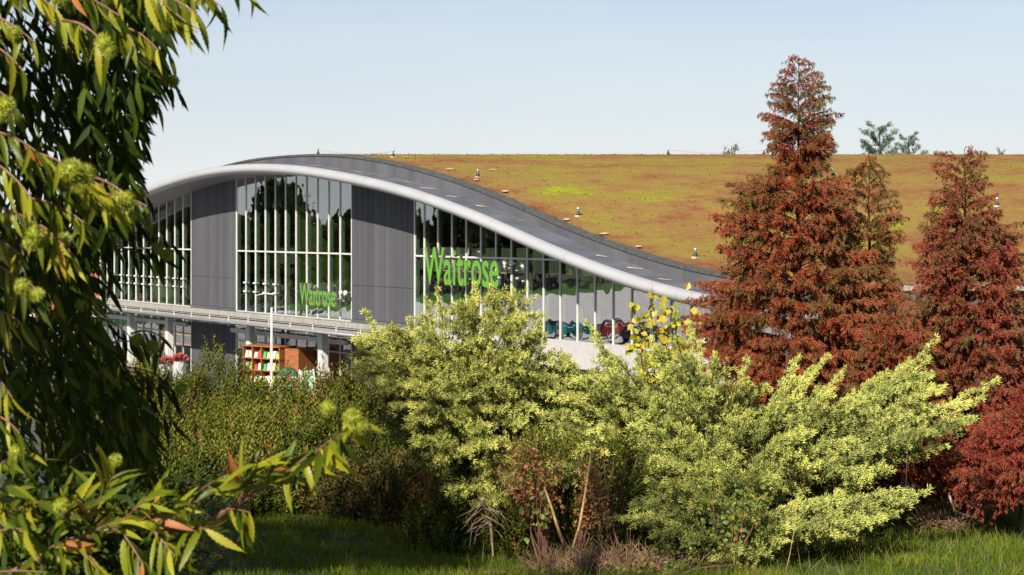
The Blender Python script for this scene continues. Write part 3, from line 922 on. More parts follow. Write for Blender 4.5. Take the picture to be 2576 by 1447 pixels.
def frond_template(n=5, w=.16, side=.42, ang=.75, z=.12):
    tr = []
    tr.append([(-w * .35, 0, 0), (w * .35, 0, 0), (0, 1.05, .03)])
    for i in range(n):
        y = .08 + .72 * i / n; L = side * (1 - .5 * i / n)
        for s in (-1, 1):
            dx, dy = math.sin(ang), math.cos(ang)
            zz = z * (1 if (i + (s > 0)) % 2 else -1)
            tip = (s * L * dx, y + L * dy, zz)
            tr.append([(s * .01, y, 0), (s * L * .55 * dx - s * w * .3, y + L * .5 * dy + w * .45, zz * .6), tip])
            tr.append([(s * .01, y, 0), tip, (s * L * .6 * dx + s * w * .25, y + L * .45 * dy - w * .4, zz * .4)])
    return tmpl(tr)


def tassel(n=4, spread=.42, w=.13, L=1.0, seed=3):
    """a little brush of tapering three-sided shoots"""
    g = np.random.default_rng(seed); tr = []
    for i in range(n):
        a = 2 * math.pi * i / n + g.uniform(-.3, .3); tilt = spread * (0.15 if i == 0 else g.uniform(.7, 1.3)); l = L * (1 if i == 0 else g.uniform(.6, .95))
        d = np.array([math.cos(a) * math.sin(tilt), math.cos(tilt), math.sin(a) * math.sin(tilt)])
        s1 = np.cross(d, [0.3, 0.2, 1.]); s1 /= np.linalg.norm(s1); s2 = np.cross(d, s1); b = d * .10 * (i > 0); m = d * l * .45
        q = [m + w * (math.cos(t) * s1 + math.sin(t) * s2) for t in (.3, 2.4, 4.5)]
        tip = list(d * l); b = list(b)
        for k in range(3):
            tr.append([list(q[k]), list(q[(k + 1) % 3]), tip])
        if i == 0: tr.append([list(q[1]), list(q[0]), b])
    return tmpl(tr)


JUN = frond_template(3, .15, .50, .7, .22)
RED = frond_template(3, .26, .42, .6, .20)


def needle_template(n=22, L=.16, w=.03):
    tr = []
    for i in range(n):
        y = i / n; a = i * 2.4; c, s = math.cos(a), math.sin(a); l = L * (1.1 - .5 * y)
        tr.append([(c * .01 - s * w, y, s * .01 + c * w), (c * .01 + s * w, y, s * .01 - c * w), (c * l, y + l * .9, s * l)])
    return tmpl(tr)


JUN = tassel(5, .58, .09)
RED = tassel(4, .55, .095, seed=5)
GOR = needle_template(11, .25, .042)
BLADE = tmpl([[(-.5, 0, 0), (.5, 0, 0), (.28, .55, .12)], [(-.5, 0, 0), (.28, .55, .12), (-.28, .55, .12)], [(-.28, .55, .12), (.28, .55, .12), (0, 1, .38)]])


def curve_pts(a, c, b, n):
    t = np.linspace(0, 1, n)[:, None]
    a, b, c = map(np.asarray, (a, b, c))
    return (1 - t) ** 2 * a + 2 * t * (1 - t) * c + t ** 2 * b


def plume(acc, a, c, b, width, dens, size, start=.3, droop=.1, lift=.0, flat=.35, tint0=.5, tj=.25, twigs=None):
    """foliage of one limb: side shoots set along the curve a-c-b, tufts along each shoot"""
    a, b, c = (np.array(q, float) for q in (a, b, c))
    L = np.linalg.norm(b - a)
    n = max(4, int(L * (1 - start) * dens))
    ss = start + (1 - start) * (np.arange(n) + R.uniform(0, 1, n)) / n
    t = ss[:, None]
    P = (1 - t) ** 2 * a + 2 * t * (1 - t) * c + t ** 2 * b
    D = norm(2 * (1 - t) * (c - a) + 2 * t * (b - c))
    up = np.array([0, 0, 1.0]); S = norm(np.cross(D, up) + 1e-6); N = np.cross(S, D)
    prof = np.clip((1 - ss) * 2.2 + .12, .12, 1) * np.clip((ss - start) * 6 + .4, .3, 1)
    ang = R.uniform(0, 2 * np.pi, n)
    ca, sa = np.cos(ang), np.sin(ang)
    side = S * ca[:, None] + N * (sa * flat)[:, None]
    ln = width * prof * R.uniform(.55, 1.1, n)
    for i in range(n):
        d = norm(side[i] * .8 + D[i] * R.uniform(.45, 1.0) + up * lift)
        m = max(2, int(ln[i] / (size * .42)))
        u = (np.arange(m) + .6) / m * ln[i]
        q = P[i] + d * u[:, None] - up * (droop * (u ** 2)[:, None] / max(width, .01)) + R.normal(0, size * .16, (m, 3))
        dd = norm(d + D[i] * .5 + R.normal(0, .26, (m, 3)) - up * droop)
        acc['P'].append(q); acc['D'].append(dd)
        acc['s'].append(size * R.uniform(.7, 1.25, m)); acc['t'].append(np.clip(tint0 - .5 * (1 - ss[i]) ** 1.3 + (u / ln[i] - .5) * .35 + R.normal(0, tj * .4, m) + R.normal(0, tj * .35), 0, 1))  # inner juniper tufts tinted older and darker, adding shade to the gaps
        acc['n'].append(np.tile(N[i] * .9 + up * .6, (m, 1)) + R.normal(0, .45, (m, 3)))
    # the leader
    m = int(L * (1 - start) / (size * .35)) + 1; t = np.linspace(start, 1, m)[:, None]
    P = (1 - t) ** 2 * a + 2 * t * (1 - t) * c + t ** 2 * b; D = norm(2 * (1 - t) * (c - a) + 2 * t * (b - c))
    acc['P'].append(P); acc['D'].append(norm(D + R.normal(0, .35, (m, 3)))); acc['s'].append(size * R.uniform(.7, 1.2, m))
    acc['t'].append(np.clip(tint0 + R.normal(0, tj * .5, m), 0, 1)); acc['n'].append(R.normal(0, .5, (m, 3)) + up)
    if twigs is not None and L > .5: twigs.tube(curve_pts(a, c, b, 6), [.035 * L / 3, .028 * L / 3, .02 * L / 3, .014, .009, .004], 5, cap=False)


def new_acc(): return {'P': [], 'D': [], 's': [], 't': [], 'n': []}


def finish(acc, template, name, m, root, kind='stuff'):
    P = np.concatenate(acc['P']); D = np.concatenate(acc['D']); s = np.concatenate(acc['s']); t = np.concatenate(acc['t']); n = np.concatenate(acc['n'])
    V, T, ti = scatter(template[0], template[1], P, D, s, t, side=n)
    V = V - np.array(root.location)
    o = link(name, np_mesh(name, V, T, ti), root, m)
    if kind: o['kind'] = kind
    return len(T)


TR = 0
# ------------------------------------------------------------------ junipers
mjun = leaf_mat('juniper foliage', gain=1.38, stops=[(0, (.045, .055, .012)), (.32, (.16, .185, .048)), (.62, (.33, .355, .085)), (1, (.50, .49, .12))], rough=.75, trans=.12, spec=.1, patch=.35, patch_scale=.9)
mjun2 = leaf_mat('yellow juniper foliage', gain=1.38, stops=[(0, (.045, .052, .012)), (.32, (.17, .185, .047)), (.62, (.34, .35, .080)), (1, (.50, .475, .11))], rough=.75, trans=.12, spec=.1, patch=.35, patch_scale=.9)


def juniper(name, label, base, tips, fill, m, size=.085, dens=26, kx=.35, kz=.75, kst=.5):
    global TR
    bx, by, Zb = base
    b0 = at(bx, by, Zb); b0.z = gz(b0.x, b0.y) - .05
    root = empty(name, b0); tag(root, label, 'juniper', 'spreading junipers on the bank')
    acc = new_acc(); tw = MB(); b0n = np.array(b0)
    for x, y, Z, wd in tips:
        tip = np.array(at(x, y, Z)); mid = b0n + (tip - b0n) * .5; mid[2] += .10 * np.linalg.norm(tip - b0n) * R.uniform(-.4, .8)
        plume(acc, b0n + R.normal(0, .08, 3) * [1, 1, 0], mid, tip, wd * 1.5, dens * 1.15, size, start=.40, droop=.1, flat=.8, tint0=.68, twigs=tw)
    for x, y, Z, wd, x0, y0, k in fill:       # shorter shoots that start inside the shrub
        for j in range(k):
            tx = x + R.normal(0, 16); sl = .30 * max(0, tx - 1750) - .18 * max(0, 1200 - tx); rv = (y + sl) / 46
            ty = (math.floor(rv) + .5 + (rv - math.floor(rv) - .5) * .45) * 46 - sl + 9 * math.sin(tx / 55) + R.normal(0, 5); tZ = Z + R.normal(0, .15)
            tip = np.array(at(tx, ty, tZ)); dv = tip - b0n; ln = np.linalg.norm(dv)
            full = b0n + dv * [kx, kx, kz]; st = tip + (full - tip) * min(1, 1.5 / max(ln, .1)) + R.normal(0, .1, 3)
            st[1] = max(st[1], tip[1] + .25)
            mid = (st + tip) / 2 + [0, 0, .14]
            plume(acc, st, mid, tip, wd * R.uniform(1.1, 1.9), dens, size, start=.02, droop=.22, flat=.34, tint0=.64 + R.normal(0, .11), tj=.2, twigs=tw)
    # old brown foliage deep inside the shrub, coloured dark to put shade in the gaps
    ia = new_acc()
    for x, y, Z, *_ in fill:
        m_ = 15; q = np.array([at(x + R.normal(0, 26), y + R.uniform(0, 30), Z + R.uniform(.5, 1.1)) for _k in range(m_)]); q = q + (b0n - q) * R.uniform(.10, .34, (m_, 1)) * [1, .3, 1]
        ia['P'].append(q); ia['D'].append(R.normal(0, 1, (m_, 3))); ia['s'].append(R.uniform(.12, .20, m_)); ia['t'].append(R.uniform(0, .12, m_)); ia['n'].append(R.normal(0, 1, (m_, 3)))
    TR += finish(ia, JUN, 'old_foliage_shade', m, root)
    me = tw.mesh('limbs'); me.transform(Matrix.Translation(-Vector(b0)))
    link('limbs', me, root, M['brownstem'])['kind'] = 'stuff'
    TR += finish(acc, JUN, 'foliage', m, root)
    return root


HOLLOWS = [(1050, 1005, 70, 22), (1253, 1105, 32, 55), (1160, 1190, 50, 32), (1610, 1246, 90, 30), (1896, 1105, 62, 44), (2312, 1150, 75, 50), (1730, 1015, 36, 20), (2110, 1215, 70, 30), (1440, 1120, 40, 40), (2150, 1060, 60, 18), (1560, 1020, 40, 16)]


def grid_fill(poly_top, ybot, Zback, Zfront, x0, x1, dx, dy, wd, k=1, off=12):
    """tips spread over the visible face of a mound: high ones far, low ones near"""
    out = []; xs = [p[0] for p in poly_top]; ys = [p[1] for p in poly_top]; xb = [p[0] for p in ybot]; yb = [p[1] for p in ybot]
    x = x0
    while x < x1:
        yt = np.interp(x, xs, ys); yl = np.interp(x, xb, yb); y = yt + off + R.uniform(0, dy * .5)
        while y < yl:
            f = (y - yt) / max(yl - yt, 1)
            if any(((x - a) / c) ** 2 + ((y - b_) / d) ** 2 < 1 for a, b_, c, d in HOLLOWS): y += dy; continue
            Z = Zback + (Zfront - Zback) * (f ** .8) + R.normal(0, .45)
            out.append((x + R.uniform(-dx, dx) * .6, y, Z, wd, 0, 0, k)); y += dy * R.uniform(.75, 1.3)
        x += dx
    return out


# left juniper, pointed, tiers to both sides
top1 = [(880, 900), (920, 800), (970, 815), (1030, 830), (1075, 790), (1110, 745), (1180, 725), (1250, 722), (1310, 750), (1360, 800), (1375, 880), (1450, 900), (1520, 910)]
bot1 = [(880, 960), (980, 1040), (1080, 1110), (1120, 1230), (1250, 1280), (1400, 1250), (1520, 1150)]
tips1 = [(918, 786, 27.6, .16), (1028, 803, 27.2, .16), (1072, 757, 27.4, .14), (1100, 728, 27.4, .12), (1190, 716, 27.6, .16), (1235, 722, 27.4, .18), (1292, 735, 27.5, .16), (1362, 790, 27.5, .16), (1372, 848, 27.4, .18),
         (893, 858, 27.6, .2), (900, 905, 27.4, .2), (950, 985, 27, .2), (1060, 1040, 26.2, .22)]
juniper('juniper', 'yellow green juniper with a layered pointed top in front of the large sign', (1210, 1330, 27.4), tips1,
        grid_fill(top1, bot1, 27.8, 25.4, 905, 1520, 33, 27, .20, 1), mjun2, size=.085, kx=.2, kz=.80)

# big spreading juniper, arms rising to the right
top2 = [(1330, 1000), (1400, 905), (1480, 850), (1540, 880), (1650, 880), (1720, 850), (1800, 925), (1890, 925), (1950, 985), (2000, 930), (2050, 985), (2090, 935), (2150, 985), (2250, 945), (2340, 900), (2400, 985), (2490, 980)]
bot2 = [(1330, 1180), (1480, 1250), (1600, 1330), (1750, 1330), (1950, 1200), (2100, 1180), (2250, 1180), (2400, 1080), (2490, 1010)]
tips2 = [(1476, 812, 27.2, .14), (1500, 845, 27, .16), (1640, 850, 28, .18), (1735, 815, 28.4, .15), (1760, 865, 28, .16), (1880, 905, 27.6, .14), (1800, 892, 27.6, .18), (2008, 898, 28, .10), (2040, 925, 28, .12), (2082, 893, 28, .09), (2120, 935, 28, .12),
         (2352, 855, 28.2, .13), (2338, 905, 28.0, .14), (2290, 905, 28.2, .15), (2230, 935, 28, .18), (2505, 958, 27.6, .15), (2470, 1000, 27.3, .16), (2440, 1050, 27, .16), (2380, 1120, 26.7, .16), (2200, 955, 28, .2), (2130, 1000, 27.6, .2), (2020, 960, 27.8, .2)]
juniper('juniper', 'largest pale green juniper, its feathery arms rising to the right below the red conifers', (1790, 1300, 26.6), tips2,
        grid_fill(top2, bot2, 28.0, 25.0, 1345, 1960, 42, 36, .20, 1, 8) + grid_fill(top2, bot2, 28.0, 25.0, 1960, 2460, 42, 36, .20, 1, 26), mjun, size=.088, kx=.38, kz=.5)

# low juniper in front, bottom right of the middle
top3 = [(1520, 1200), (1600, 1130), (1750, 1180), (1900, 1150), (2050, 1190), (2180, 1230), (2320, 1240)]
bot3 = [(1520, 1300), (1620, 1330), (1750, 1420), (1900, 1400), (2000, 1370), (2150, 1330), (2320, 1270)]
tips3 = [(2335, 1232, 25.2, .10), (2300, 1262, 25, .12), (2250, 1290, 24.8, .14), (2130, 1300, 24.6, .16), (2060, 1340, 24.3, .15), (1850, 1410, 23.8, .16), (1740, 1385, 24, .15), (2240, 1240, 25.3, .14), (2170, 1215, 25.4, .14), (1600, 1290, 24.6, .16)]
juniper('juniper', 'low grey green juniper at the front with one long arm over the grass', (1850, 1395, 24.6), tips3,
        [q for q in grid_fill(top3, bot3, 25.6, 23.9, 1560, 2290, 42, 34, .17, 1) if not (1880 < q[0] < 2150 and q[1] < 1230)], mjun, size=.085, kx=.36, kz=.5)

# ------------------------------------------------------------------ red conifers
mred = leaf_mat('bronze red conifer foliage', gain=1.08, stops= [(0, (.26, .034, .016)), (.3, (.33, .060, .028)), (.55, (.25, .080, .034)), (.78, (.16, .095, .032)), (1, (.10, .105, .025))], rough=.7, trans=.2, patch=.7, patch_scale=1.3)
mred2 = leaf_mat('crimson conifer foliage', gain=1.1, stops= [(0, (.25, .036, .024)), (.35, (.27, .058, .034)), (.6, (.21, .078, .036)), (.85, (.15, .10, .036)), (1, (.11, .12, .03))], rough=.7, trans=.2, patch=.6, patch_scale=1.3)


def conifer(label, x, ytop, ybase, Z, left, right, m, n_br, size=.09, olive_top=.35, depth_r=1.0, wdt=.38, spikes=()):
    """left / right: lists of (y, x) on the outline"""
    global TR
    b0 = at(x, ybase, Z); b0.z = gz(b0.x, b0.y) - .1
    root = empty('red_conifer', b0); tag(root, label, 'conifer', 'bronze red conifers on the bank')
    ppm = F / Z; ztop = EYE - (ytop - HY) / ppm; xc = b0.x
    mb = MB(); H = ztop - b0.z
    mb.tube([(R.normal(0, .01), 0, H * i / 8) for i in range(9)], [.12 * (1 - i / 8.1) ** 1.3 + .004 for i in range(9)], 8).build('trunk', M['bark'], root)
    acc = new_acc(); tw = MB()
    ly, lx = [p[0] for p in left], [p[1] for p in left]; ry, rx = [p[0] for p in right], [p[1] for p in right]
    for i in range(n_br):
        f = ((i + R.uniform(0, 1)) / n_br)
        f = f ** .85
        y = ytop + 4 + (ybase - 60 - ytop) * f
        ph = i * 2.399 + R.uniform(-.3, .3)
        ti_ = 34 if y < 420 else 42
        y = round(y / ti_) * ti_ + R.normal(0, 4) + 9 * math.sin(3 * ph + round(y / ti_)) if y > ytop + 130 else y
        y = min(y, ybase - 40)
        rl = (x - np.interp(y, ly, lx)) / ppm; rr_ = (np.interp(y, ry, rx) - x) / ppm
        c, s = math.cos(ph), math.sin(ph)
        rm = .5 * (rl + rr_) * depth_r
        rxx = rr_ if c > 0 else rl
        r = math.sqrt((rxx * c) ** 2 + (rm * s) ** 2) * (R.uniform(.74, 1.08) if f > .14 else R.uniform(.6, 1.0))
        r = max(r, .05)
        # hidden far side of the crown gets fewer branches
        if s > .35 and R.uniform() < .75: continue
        z = EYE - (y - HY) / ppm
        up_ = .22 if f < .5 else .10
        tip = np.array([xc + c * r, Z + s * r * 1.0, z + .02]); st = np.array([xc, Z, max(z - r * up_ - .05, b0.z + .1)])
        mid = (st + tip) / 2 + [0, 0, .10 * r]
        ww = min(wdt, .10 + r * .35) if f > .16 else min(.15, .04 + r * .25)
        
        tint = .42 + olive_top * (1 - f) * .9 + R.normal(0, .10)
        plume(acc, st, mid, tip, ww, 24, size * (1 if f > .16 else .72), start=.05 if r < .8 else .30, droop=.8, lift=.05, flat=.35, tint0=tint, tj=.22, twigs=tw)
    for sx_, sy_ in spikes:
        tip = np.array(at(sx_, sy_, Z + R.normal(0, .12))); st = np.array([xc, Z, tip[2] - abs(tip[0] - xc) * .35])
        plume(acc, st, (st + tip) / 2 + [0, 0, .12], tip, .17, 30, size * .75, start=.1, droop=1.0, flat=.4, tint0=.5 + olive_top * .5 * (sy_ < 500), tj=.3, twigs=tw)
    me = tw.mesh('limbs'); me.transform(Matrix.Translation(-Vector(b0)))
    link('limbs', me, root, M['brownstem'])['kind'] = 'stuff'
    TR += finish(acc, RED, 'foliage', m, root)


LA = [(145, 2000), (180, 1965), (215, 1940), (255, 1928), (290, 1912), (330, 1938), (372, 1932), (392, 1975), (410, 1950), (440, 1880), (465, 1825), (550, 1803), (640, 1830), (690, 1790), (750, 1745), (850, 1730), (950, 1770), (1050, 1830), (1270, 1900)]
RA = [(145, 2015), (180, 2062), (215, 2085), (250, 2092), (290, 2115), (330, 2085), (375, 2095), (395, 2050), (415, 2080), (460, 2130), (560, 2170), (700, 2230), (800, 2290), (900, 2310), (1000, 2300), (1270, 2250)]
conifer('tallest bronze red conifer, its narrow top standing against the sky', 2008, 145, 1290, 30.5, LA, RA, mred, 680, size=.10, olive_top=.40,
        spikes=[(1990, 150), (2040, 160), (1965, 180), (2065, 188), (1945, 210), (2085, 218), (1930, 238), (2092, 246), (1938, 262), (1912, 288), (1925, 296), (2115, 286), (2095, 300), (1940, 330), (1935, 362), (1932, 376), (2094, 350), (2097, 378), (2080, 386),
                (1880, 440), (1828, 462), (1845, 480), (1803, 552), (1812, 575), (1830, 630), (1765, 720), (1740, 800), (1735, 860)])
LB = [(398, 2180), (430, 2135), (500, 2120), (600, 2110), (800, 2050), (1270, 2050)]
RB = [(398, 2195), (430, 2235), (480, 2250), (550, 2280), (600, 2255), (650, 2232), (720, 2260), (800, 2300), (900, 2330), (1270, 2380)]
conifer('bronze conifer half hidden behind the right side of the tallest one', 2185, 398, 1260, 32.2, LB, RB, mred, 280, size=.10, olive_top=.6, spikes=[(2186, 402), (2178, 408), (2198, 410), (2160, 418), (2212, 420), (2175, 425), (2200, 436), (2150, 440), (2132, 430), (2235, 436), (2160, 460), (2215, 465), (2250, 482), (2283, 548), (2262, 520), (2255, 600)])
LC = [(378, 2405), (410, 2352), (480, 2345), (520, 2335), (560, 2330), (620, 2305), (700, 2310), (800, 2280), (900, 2330), (1000, 2340), (1100, 2330), (1200, 2300), (1280, 2340)]
RC = [(378, 2425), (400, 2478), (470, 2490), (540, 2515), (620, 2575), (700, 2590), (800, 2600), (900, 2640), (1000, 2680), (1280, 2760)]
conifer('crimson conifer at the right with its top level with the roof ridge', 2425, 378, 1290, 29.6, LC, RC, mred2, 500, size=.10, olive_top=.22, spikes=[(2355, 385), (2478, 386), (2345, 412), (2440, 380), (2345, 480), (2338, 512), (2492, 462), (2515, 535), (2300, 618), (2560, 612), (2285, 660), (2575, 560)])
LD = [(1000, 2560), (1080, 2440), (1150, 2370), (1200, 2350), (1280, 2420)]
RD = [(1000, 2600), (1100, 2720), (1280, 2780)]
conifer('low bright red conifer spilling over the grass at the right edge', 2580, 960, 1295, 27.2, LD, RD, mred2, 210, size=.10, olive_top=.0)
LE = [(735, 2240), (790, 2190), (850, 2170), (950, 2090), (1050, 2040), (1270, 2050)]
RE = [(735, 2262), (780, 2310), (850, 2350), (950, 2370), (1050, 2380), (1270, 2420)]
conifer('low rusty conifer filling in behind the rising juniper arms', 1980, 800, 1280, 29.2, [(800, 1965), (900, 1860), (1000, 1800), (1280, 1850)], [(800, 1990), (900, 2090), (1000, 2140), (1280, 2140)], mred, 110, size=.10, olive_top=.2)
conifer('short rusty conifer between the two big red ones', 2250, 735, 1270, 29.0, LE, RE, mred, 200, size=.10, olive_top=.3)

# ------------------------------------------------------------------ gorse
mgor = leaf_mat('gorse', [(0, (.022, .036, .005)), (.4, (.072, .092, .010)), (.7, (.14, .15, .018)), (.9, (.21, .20, .035)), (1, (.30, .12, .055))], .75, .15, .1, patch=.5, patch_scale=1.0)
mgord = leaf_mat('blue green gorse', [(0, (.02, .045, .018)), (.5, (.06, .10, .04)), (1, (.11, .16, .06))], .6, .15)
mgorb = leaf_mat('browned gorse', [(0, (.03, .032, .008)), (.4, (.07, .07, .014)), (.7, (.13, .075, .025)), (1, (.19, .11, .02))], .7, .15, patch=.5, patch_scale=1.2)


def gorse(label, cx, ytop, Z, rx, ry, n, m=mgor, size=.30, zb=None, flat=.8):
    global TR
    ytop += 16; c = at(cx, ytop, Z); zg = gz(c.x, c.y); Hh = c.z - zg - .12
    root = empty('gorse_bush', (c.x, c.y, zg)); tag(root, label, 'gorse bush', 'gorse bushes on the bank')
    th = R.uniform(0, 2 * np.pi, n); ph = np.arccos(R.uniform(-.05, 1, n)); rr_ = R.uniform(.78, 1.0, n)
    dx, dy, dz = np.sin(ph) * np.cos(th), np.sin(ph) * np.sin(th), np.cos(ph)
    keep = (dy < .45)
    dx, dy, dz, rr_ = dx[keep], dy[keep], dz[keep], rr_[keep]
    bump = np.array([1 + .30 * noise.noise(Vector((a * 2.6, b * 2.6 + cx, cc * 2.6))) + .08 * noise.noise(Vector((a * 7, b * 7 + cx, cc * 7))) for a, b, cc in zip(dx, dy, dz)])
    P = np.stack([c.x + dx * rx * rr_ * bump, c.y + dy * ry * rr_ * bump, zg + np.abs(dz) ** flat * Hh * rr_ * bump], 1)
    D = norm(np.stack([dx * .55, dy * .55, np.full_like(dx, .9)], 1) + R.normal(0, .28, (len(dx), 3)))
    D[:: 4] = norm(D[:: 4] * .3 + np.array([0, 0, .8])); P[:: 4] += np.array([0, 0, 1]) * size * R.uniform(.1, .6, (len(P[:: 4]), 1))
    P = P - D * size * .5
    ti = np.clip(R.normal(.45, .2, len(dx)) + R.normal(0, .08) + (bump - 1) * 1.3, 0, 1)
    V, T, t2 = scatter(GOR[0], GOR[1], P, D, size * R.uniform(.55, 1.5, len(dx)), ti)
    V -= np.array(root.location)
    link('foliage', np_mesh('foliage', V, T, t2), root, m)['kind'] = 'stuff'
    TR += len(T)
    mb = MB()
    for k in range(14):
        a = R.uniform(0, 6.28); q = R.uniform(.3, .85)
        mb.tube([(0, 0, 0), (math.cos(a) * rx * q * .5, math.sin(a) * ry * q * .5, Hh * .45), (math.cos(a) * rx * q, math.sin(a) * ry * q, Hh * .85)], [.03, .02, .008], 5, cap=False)
    mb.build('stems', M['brownstem'], root)


gorse('olive gorse bush behind the chestnut leaves at the far left', 330, 915, 40, 1.6, 2.0, 3600)
gorse('olive gorse bush below the left glazing', 420, 890, 39.5, 1.3, 1.8, 3400)
gorse('gorse bush with pointed sprigs below the dark wall panel', 565, 893, 40, 1.3, 1.8, 3400)
gorse('gorse bush below the timber shelves', 700, 948, 38.5, 1.4, 2.0, 3600)
gorse('gorse bush with tall sprigs beside the yellow juniper', 880, 900, 37, .85, 1.4, 2600)
gorse('low gorse bush in front of the green bin', 785, 946, 37.5, .8, 1.2, 1800)
gorse('broad olive gorse bush low in the middle of the left bank', 620, 1010, 34.5, 1.7, 2.0, 4200)
gorse('olive gorse bush under the far left gorse', 440, 985, 35.5, 1.5, 1.9, 3600)
gorse('dark gorse bush under the left arm of the yellow juniper', 900, 1000, 32.5, 1.6, 1.8, 4200)
gorse('gorse bush behind the tip of the low chestnut branch', 780, 1065, 32.2, 1.4, 1.5, 3600)
gorse('browned gorse bush below the chestnut husks', 960, 1130, 30.6, .95, 1.0, 2600, mgorb)
gorse('dark brown gorse beside the dark grass', 1080, 1150, 29.2, .95, 1.0, 2400, mgorb)
gorse('dusky gorse bush behind the low chestnut leaves', 600, 1120, 31.5, 1.3, 1.2, 3000)
gorse('dark gorse bush in the shade at the lower left', 420, 1110, 31, 1.2, 1.2, 2600)
gorse('dark green gorse sprig growing through the front of the junipers', 1380, 1040, 25.3, .55, .5, 900, mgor, .22)
gorse('small gorse between the two pale junipers', 1530, 1060, 25.0, .5, .5, 800, mgor, .22)
gorse('green bush behind the gap between the red conifers', 2330, 735, 35, 1.3, 1.0, 1500)
gorse('green bush behind the right hand red conifer', 2520, 745, 35, 1.4, 1.0, 1500)
gorse('gorse at the foot of the yellow juniper', 1210, 1190, 26.2, .9, .8, 1800, mgor, .24)

# near gorse sprig at the lower left, its long shoots rising to the right
def sprig():
    global TR
    b = at(470, 1560, 13.2); root = empty('gorse_sprig', (b.x, b.y, gz(b.x, b.y))); tag(root, 'spiny blue green gorse sprig at the bottom left before the dark grass', 'gorse sprig')
    P, D, s, t = [], [], [], []; tw = MB(); rl = np.array(root.location)
    for tx, ty in [(590, 1100), (560, 1160), (520, 1190), (600, 1250), (585, 1330), (560, 1290), (480, 1250), (530, 1380), (450, 1330), (500, 1430), (420, 1420), (380, 1380), (470, 1380), (545, 1240), (600, 1320)]:
        a = np.array(at(470 + R.uniform(-30, 30), 1540, 13.2)); e = np.array(at(tx, ty + 40, 13.1 + R.normal(0, .12))); mid = (a + e) / 2 + np.array([-.06, 0, .05])
        cp = curve_pts(a, mid, e, 12); tw.tube(cp - rl, [.008] * 6 + [.005] * 6, 5, cap=False)
        for k in range(3, 12):
            for j in range(3):
                q = cp[k] + R.normal(0, .012, 3); d = norm(cp[k] - cp[k - 1] + R.normal(0, .03, 3)); P.append(q); D.append(d); s.append(R.uniform(.06, .12)); t.append(R.uniform(.2, 1))
    tpl = needle_template(18, .42, .022)
    V, T, ti = scatter(tpl[0], tpl[1], np.array(P), np.array(D), np.array(s), np.array(t)); V -= rl; TR += len(T)
    link('spines', np_mesh('spines', V, T, ti), root, mgord)['kind'] = 'stuff'
    tw.build('stems', M['brownstem'], root)
sprig()


# ------------------------------------------------------------------ grass
def grass():
    global TR
    N = 105000
    Y = R.uniform(21.5, 33.5, N); X = R.uniform(-.30, .29, N) * Y
    Z = np.array([gz(x, y) for x, y in zip(X, Y)])
    P = np.stack([X, Y, Z - .01], 1)
    D = norm(np.stack([R.normal(0, .38, N), R.normal(0, .38, N), np.ones(N)], 1))
    cl = np.array([noise.noise(Vector((x * .9, y * .9, 3))) for x, y in zip(X[::1], Y)])
    h = .07 + .08 * R.uniform(0, 1, N) + .06 * cl
    tv, tt = BLADE[0] * np.array([.10, 1, 1]), BLADE[1]
    V, T, ti = scatter(tv, tt, P, D, np.clip(h, .06, .3), np.clip(.45 + cl * .7 + R.normal(0, .16, N), 0, 1))
    m = leaf_mat('grass', [(0, (.035, .070, .004)), (.45, (.10, .150, .008)), (.8, (.17, .20, .012)), (1, (.26, .22, .05))], .6, .3)
    o = link('grass', np_mesh('grass', V, T, ti), None, m); tag(o, 'green autumn grass of the bank in front of the shrubs', 'grass', kind='stuff'); TR += len(T)
    # tall dry bents
    N = 2600
    Y = R.uniform(22.2, 30, N); X = R.uniform(-.02, .27, N) * Y
    P = np.array([(x, y, gz(x, y)) for x, y in zip(X, Y)]); D = norm(np.stack([R.normal(0, .45, N), R.normal(0, .3, N), np.ones(N)], 1))
    V, T, ti = scatter(BLADE[0] * np.array([.03, 1, 1]), BLADE[1], P, D, R.uniform(.15, .32, N), R.uniform(0, 1, N))
    m = leaf_mat('dry bents', [(0, (.10, .17, .02)), (.6, (.20, .20, .05)), (1, (.34, .27, .11))], .7, .3)
    o = link('tall_dry_grass', np_mesh('bents', V, T, ti), None, m); tag(o, 'tall dry grass stems scattered through the green grass', 'grass', kind='stuff'); TR += len(T)
grass()


# ------------------------------------------------------------------ broad leaves
def leaf_mesh(name, L=1., wid=.14, curl=.25, fold=.25, serr=.12, n=9, tipl=True, side=0.):
    vs = []; fs = []
    for i in range(n + 1):
        s = i / n
        w = wid * (math.sin(math.pi * min(s * 1.05, 1) ** .85) ** .8 if 0 < s < 1 else 0)
        if 0 < i < n: w *= 1 + (serr if i % 2 else -serr)
        y = s * L; z = -curl * s * s; xs_ = side * s * s
        vs += [(xs_ - w, y - .02 * s, z + w * fold), (xs_, y, z), (xs_ + w, y - .02 * s, z + w * fold)]
    for i in range(n):
        a = i * 3
        fs += [(a, a + 1, a + 4, a + 3), (a + 1, a + 2, a + 5, a + 4)]
    me = bpy.data.meshes.new(name); me.from_pydata(vs, [], fs); me.update()
    me.polygons.foreach_set('use_smooth', [True] * len(me.polygons))
    return me


def leaf_object_mat(name, stops, rough=.42, trans=.34, spec=.22):
    return leaf_mat(name, stops, rough, trans, spec, obj_random=True)


